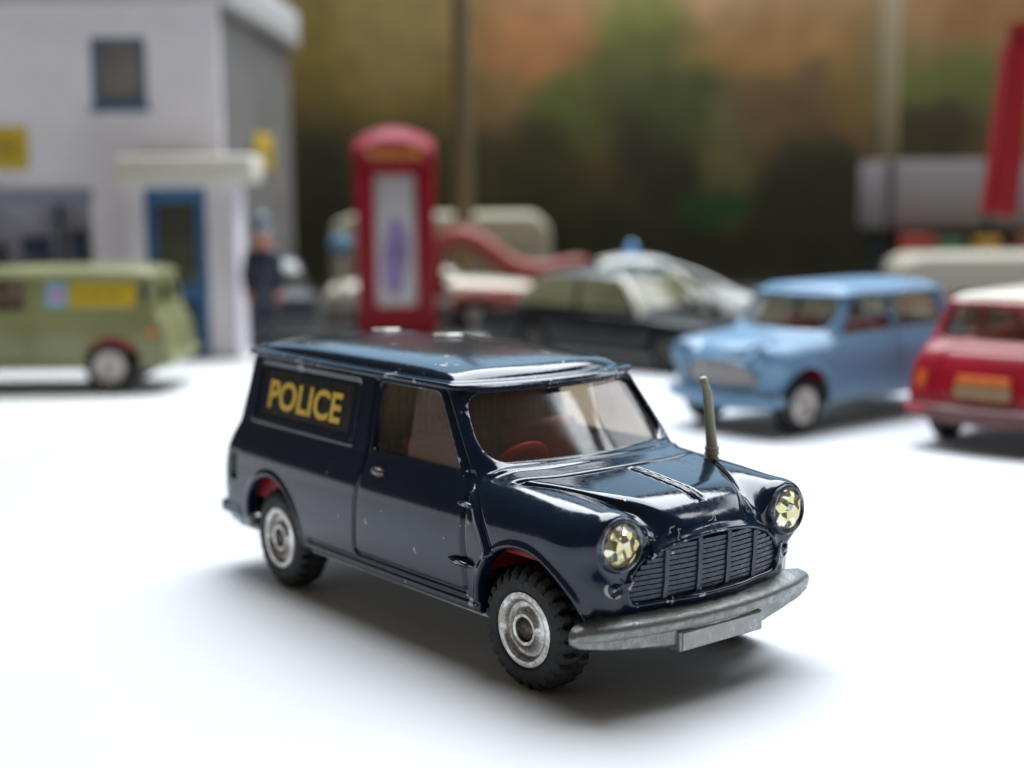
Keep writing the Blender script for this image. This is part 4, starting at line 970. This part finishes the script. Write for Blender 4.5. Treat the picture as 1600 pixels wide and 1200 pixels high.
mi = np.where((cz_[:, 2] > 32.6) | ((np.abs(cz_[:, 1]) > 3.6) & (cz_[:, 2] < 20.3) & (cz_[:, 2] > 15)), 1, np.where(cz_[:, 2] < 2.3, 2, 0)).astype(np.int32)
me.polygons.foreach_set('material_index', mi); link('body', me, None, pf)
link('helmet', lathe_mesh('helmet', [(3.7, 37.9), (3.3, 38.2), (2.95, 38.7), (2.85, 40.2), (2.3, 42.2), (1.3, 43.3), (.35, 43.7), (.3, 44.3), (.02, 44.4)], 28, 'z'), MAT['helmet'], pf)
boxo('helmet_badge', (2.75, 3.1, -.7, .7, 39.2, 41), MAT['chrome'], pf, .2); boxo('belt', (-2.3, 2.3, -3.0, 3.0, 22.6, 23.6), MAT['boots'], pf, .3)
for kz in range(4): link('button', lathe_mesh('button', [(.02, .25), (.25, .15), (.3, -.3)], 10, 'x'), MAT['chrome'], pf).location = Vector((2.05 - .04*abs(kz-2), 0, 24.6+kz*1.7))*U

# ------------------------------------------------------------------ painted backdrop board
def backdrop_mat():
    m, t, b = nt('autumn_woodland_print')
    tc = t.nodes.new('ShaderNodeTexCoord'); n = nd(t, 'ShaderNodeTexNoise', Scale=1.6, Detail=4.0, Roughness=.55); lk(t, tc.outputs['Object'], n.inputs['Vector'])
    off = t.nodes.new('ShaderNodeVectorMath'); off.operation = 'MULTIPLY_ADD'; lk(t, n.outputs['Color'], off.inputs[0]); off.inputs[1].default_value = (.5, 0, .5); lk(t, tc.outputs['Object'], off.inputs[2])
    def blob(cur, X, Z, rx, rz, c, k=1.0):
        mp = t.nodes.new('ShaderNodeMapping'); mp.vector_type = 'POINT'
        mp.inputs['Location'].default_value = (-(X*U+.25)/(rx*U), 0, -(Z*U+.25)/(rz*U)); mp.inputs['Scale'].default_value = (1/(rx*U), 0, 1/(rz*U)); lk(t, off.outputs[0], mp.inputs[0])
        ln = t.nodes.new('ShaderNodeVectorMath'); ln.operation = 'LENGTH'; lk(t, mp.outputs[0], ln.inputs[0])
        f_ = t.nodes.new('ShaderNodeMapRange'); f_.interpolation_type = 'SMOOTHSTEP'; f_.inputs[1].default_value = 1.15; f_.inputs[2].default_value = .45; f_.inputs[3].default_value = 0; f_.inputs[4].default_value = k; lk(t, ln.outputs['Value'], f_.inputs[0])
        return mixc(t, f_.outputs[0], cur, c)
    BL = BLOBS
    cur = (.30, .17, .07)
    for q in BL: cur = blob(cur, *q)
    n2 = nd(t, 'ShaderNodeTexNoise', Scale=9.0, Detail=5.0, Roughness=.6); lk(t, tc.outputs['Object'], n2.inputs['Vector'])
    cur = mixc(t, .40, cur, ramp(t, n2.outputs[0], [(.3, (.45, .45, .45)), (.7, (1.5, 1.5, 1.5))]).outputs[0], 'MULTIPLY')
    lk(t, cur, b.inputs['Base Color']); b.inputs['Roughness'].default_value = .7; return m
def bx_(px, py, rx, ry, c, k=1.0): return (-13 + (px-800)/3.17, 51 + (289-py)/3.17, rx/3.17, ry/3.17, tuple(min(1, v*1.5) for v in c), k)
DK, OL, GR, BR, OR, TN = (.028, .025, .011), (.125, .088, .014), (.085, .10, .018), (.10, .058, .022), (.27, .12, .04), (.30, .18, .09)
BLOBS = [bx_(*q) for q in ((800, 420, 1400, 200, DK), (600, 90, 230, 200, OL), (640, 60, 120, 120, (.17, .115, .035)), (500, 300, 150, 170, DK), (700, 260, 170, 90, (.05, .04, .01)), (900, 60, 200, 110, OR), (1000, -30, 240, 90, TN), (1010, 70, 80, 80, (.13, .13, .025)),
    (900, 180, 90, 75, GR), (850, 260, 110, 90, (.04, .032, .01)), (1040, 150, 170, 110, (.075, .08, .018)), (1050, 240, 120, 110, DK), (1080, 170, 90, 60, (.05, .055, .012)), (1150, 250, 60, 120, (.10, .09, .03)), (1120, 320, 90, 40, (.022, .055, .014)), (1250, 170, 130, 90, BR), (1280, 300, 110, 110, DK), (1340, 130, 70, 110, (.13, .075, .02)), (1390, 150, 60, 160, (.14, .10, .035)),
    (1470, 150, 130, 90, (.08, .085, .016)), (1450, 230, 110, 70, (.04, .03, .01)), (1540, 40, 120, 80, (.15, .07, .02)), (1200, 90, 140, 60, (.20, .105, .03)), (200, 150, 300, 200, OL))]
board = boxo('backdrop_board', (-420, 420, 562, 566, -.3, 150), backdrop_mat(), None, .3); tag(board, 'backdrop board printed with a dim brown and green autumn woodland', 'backdrop board')
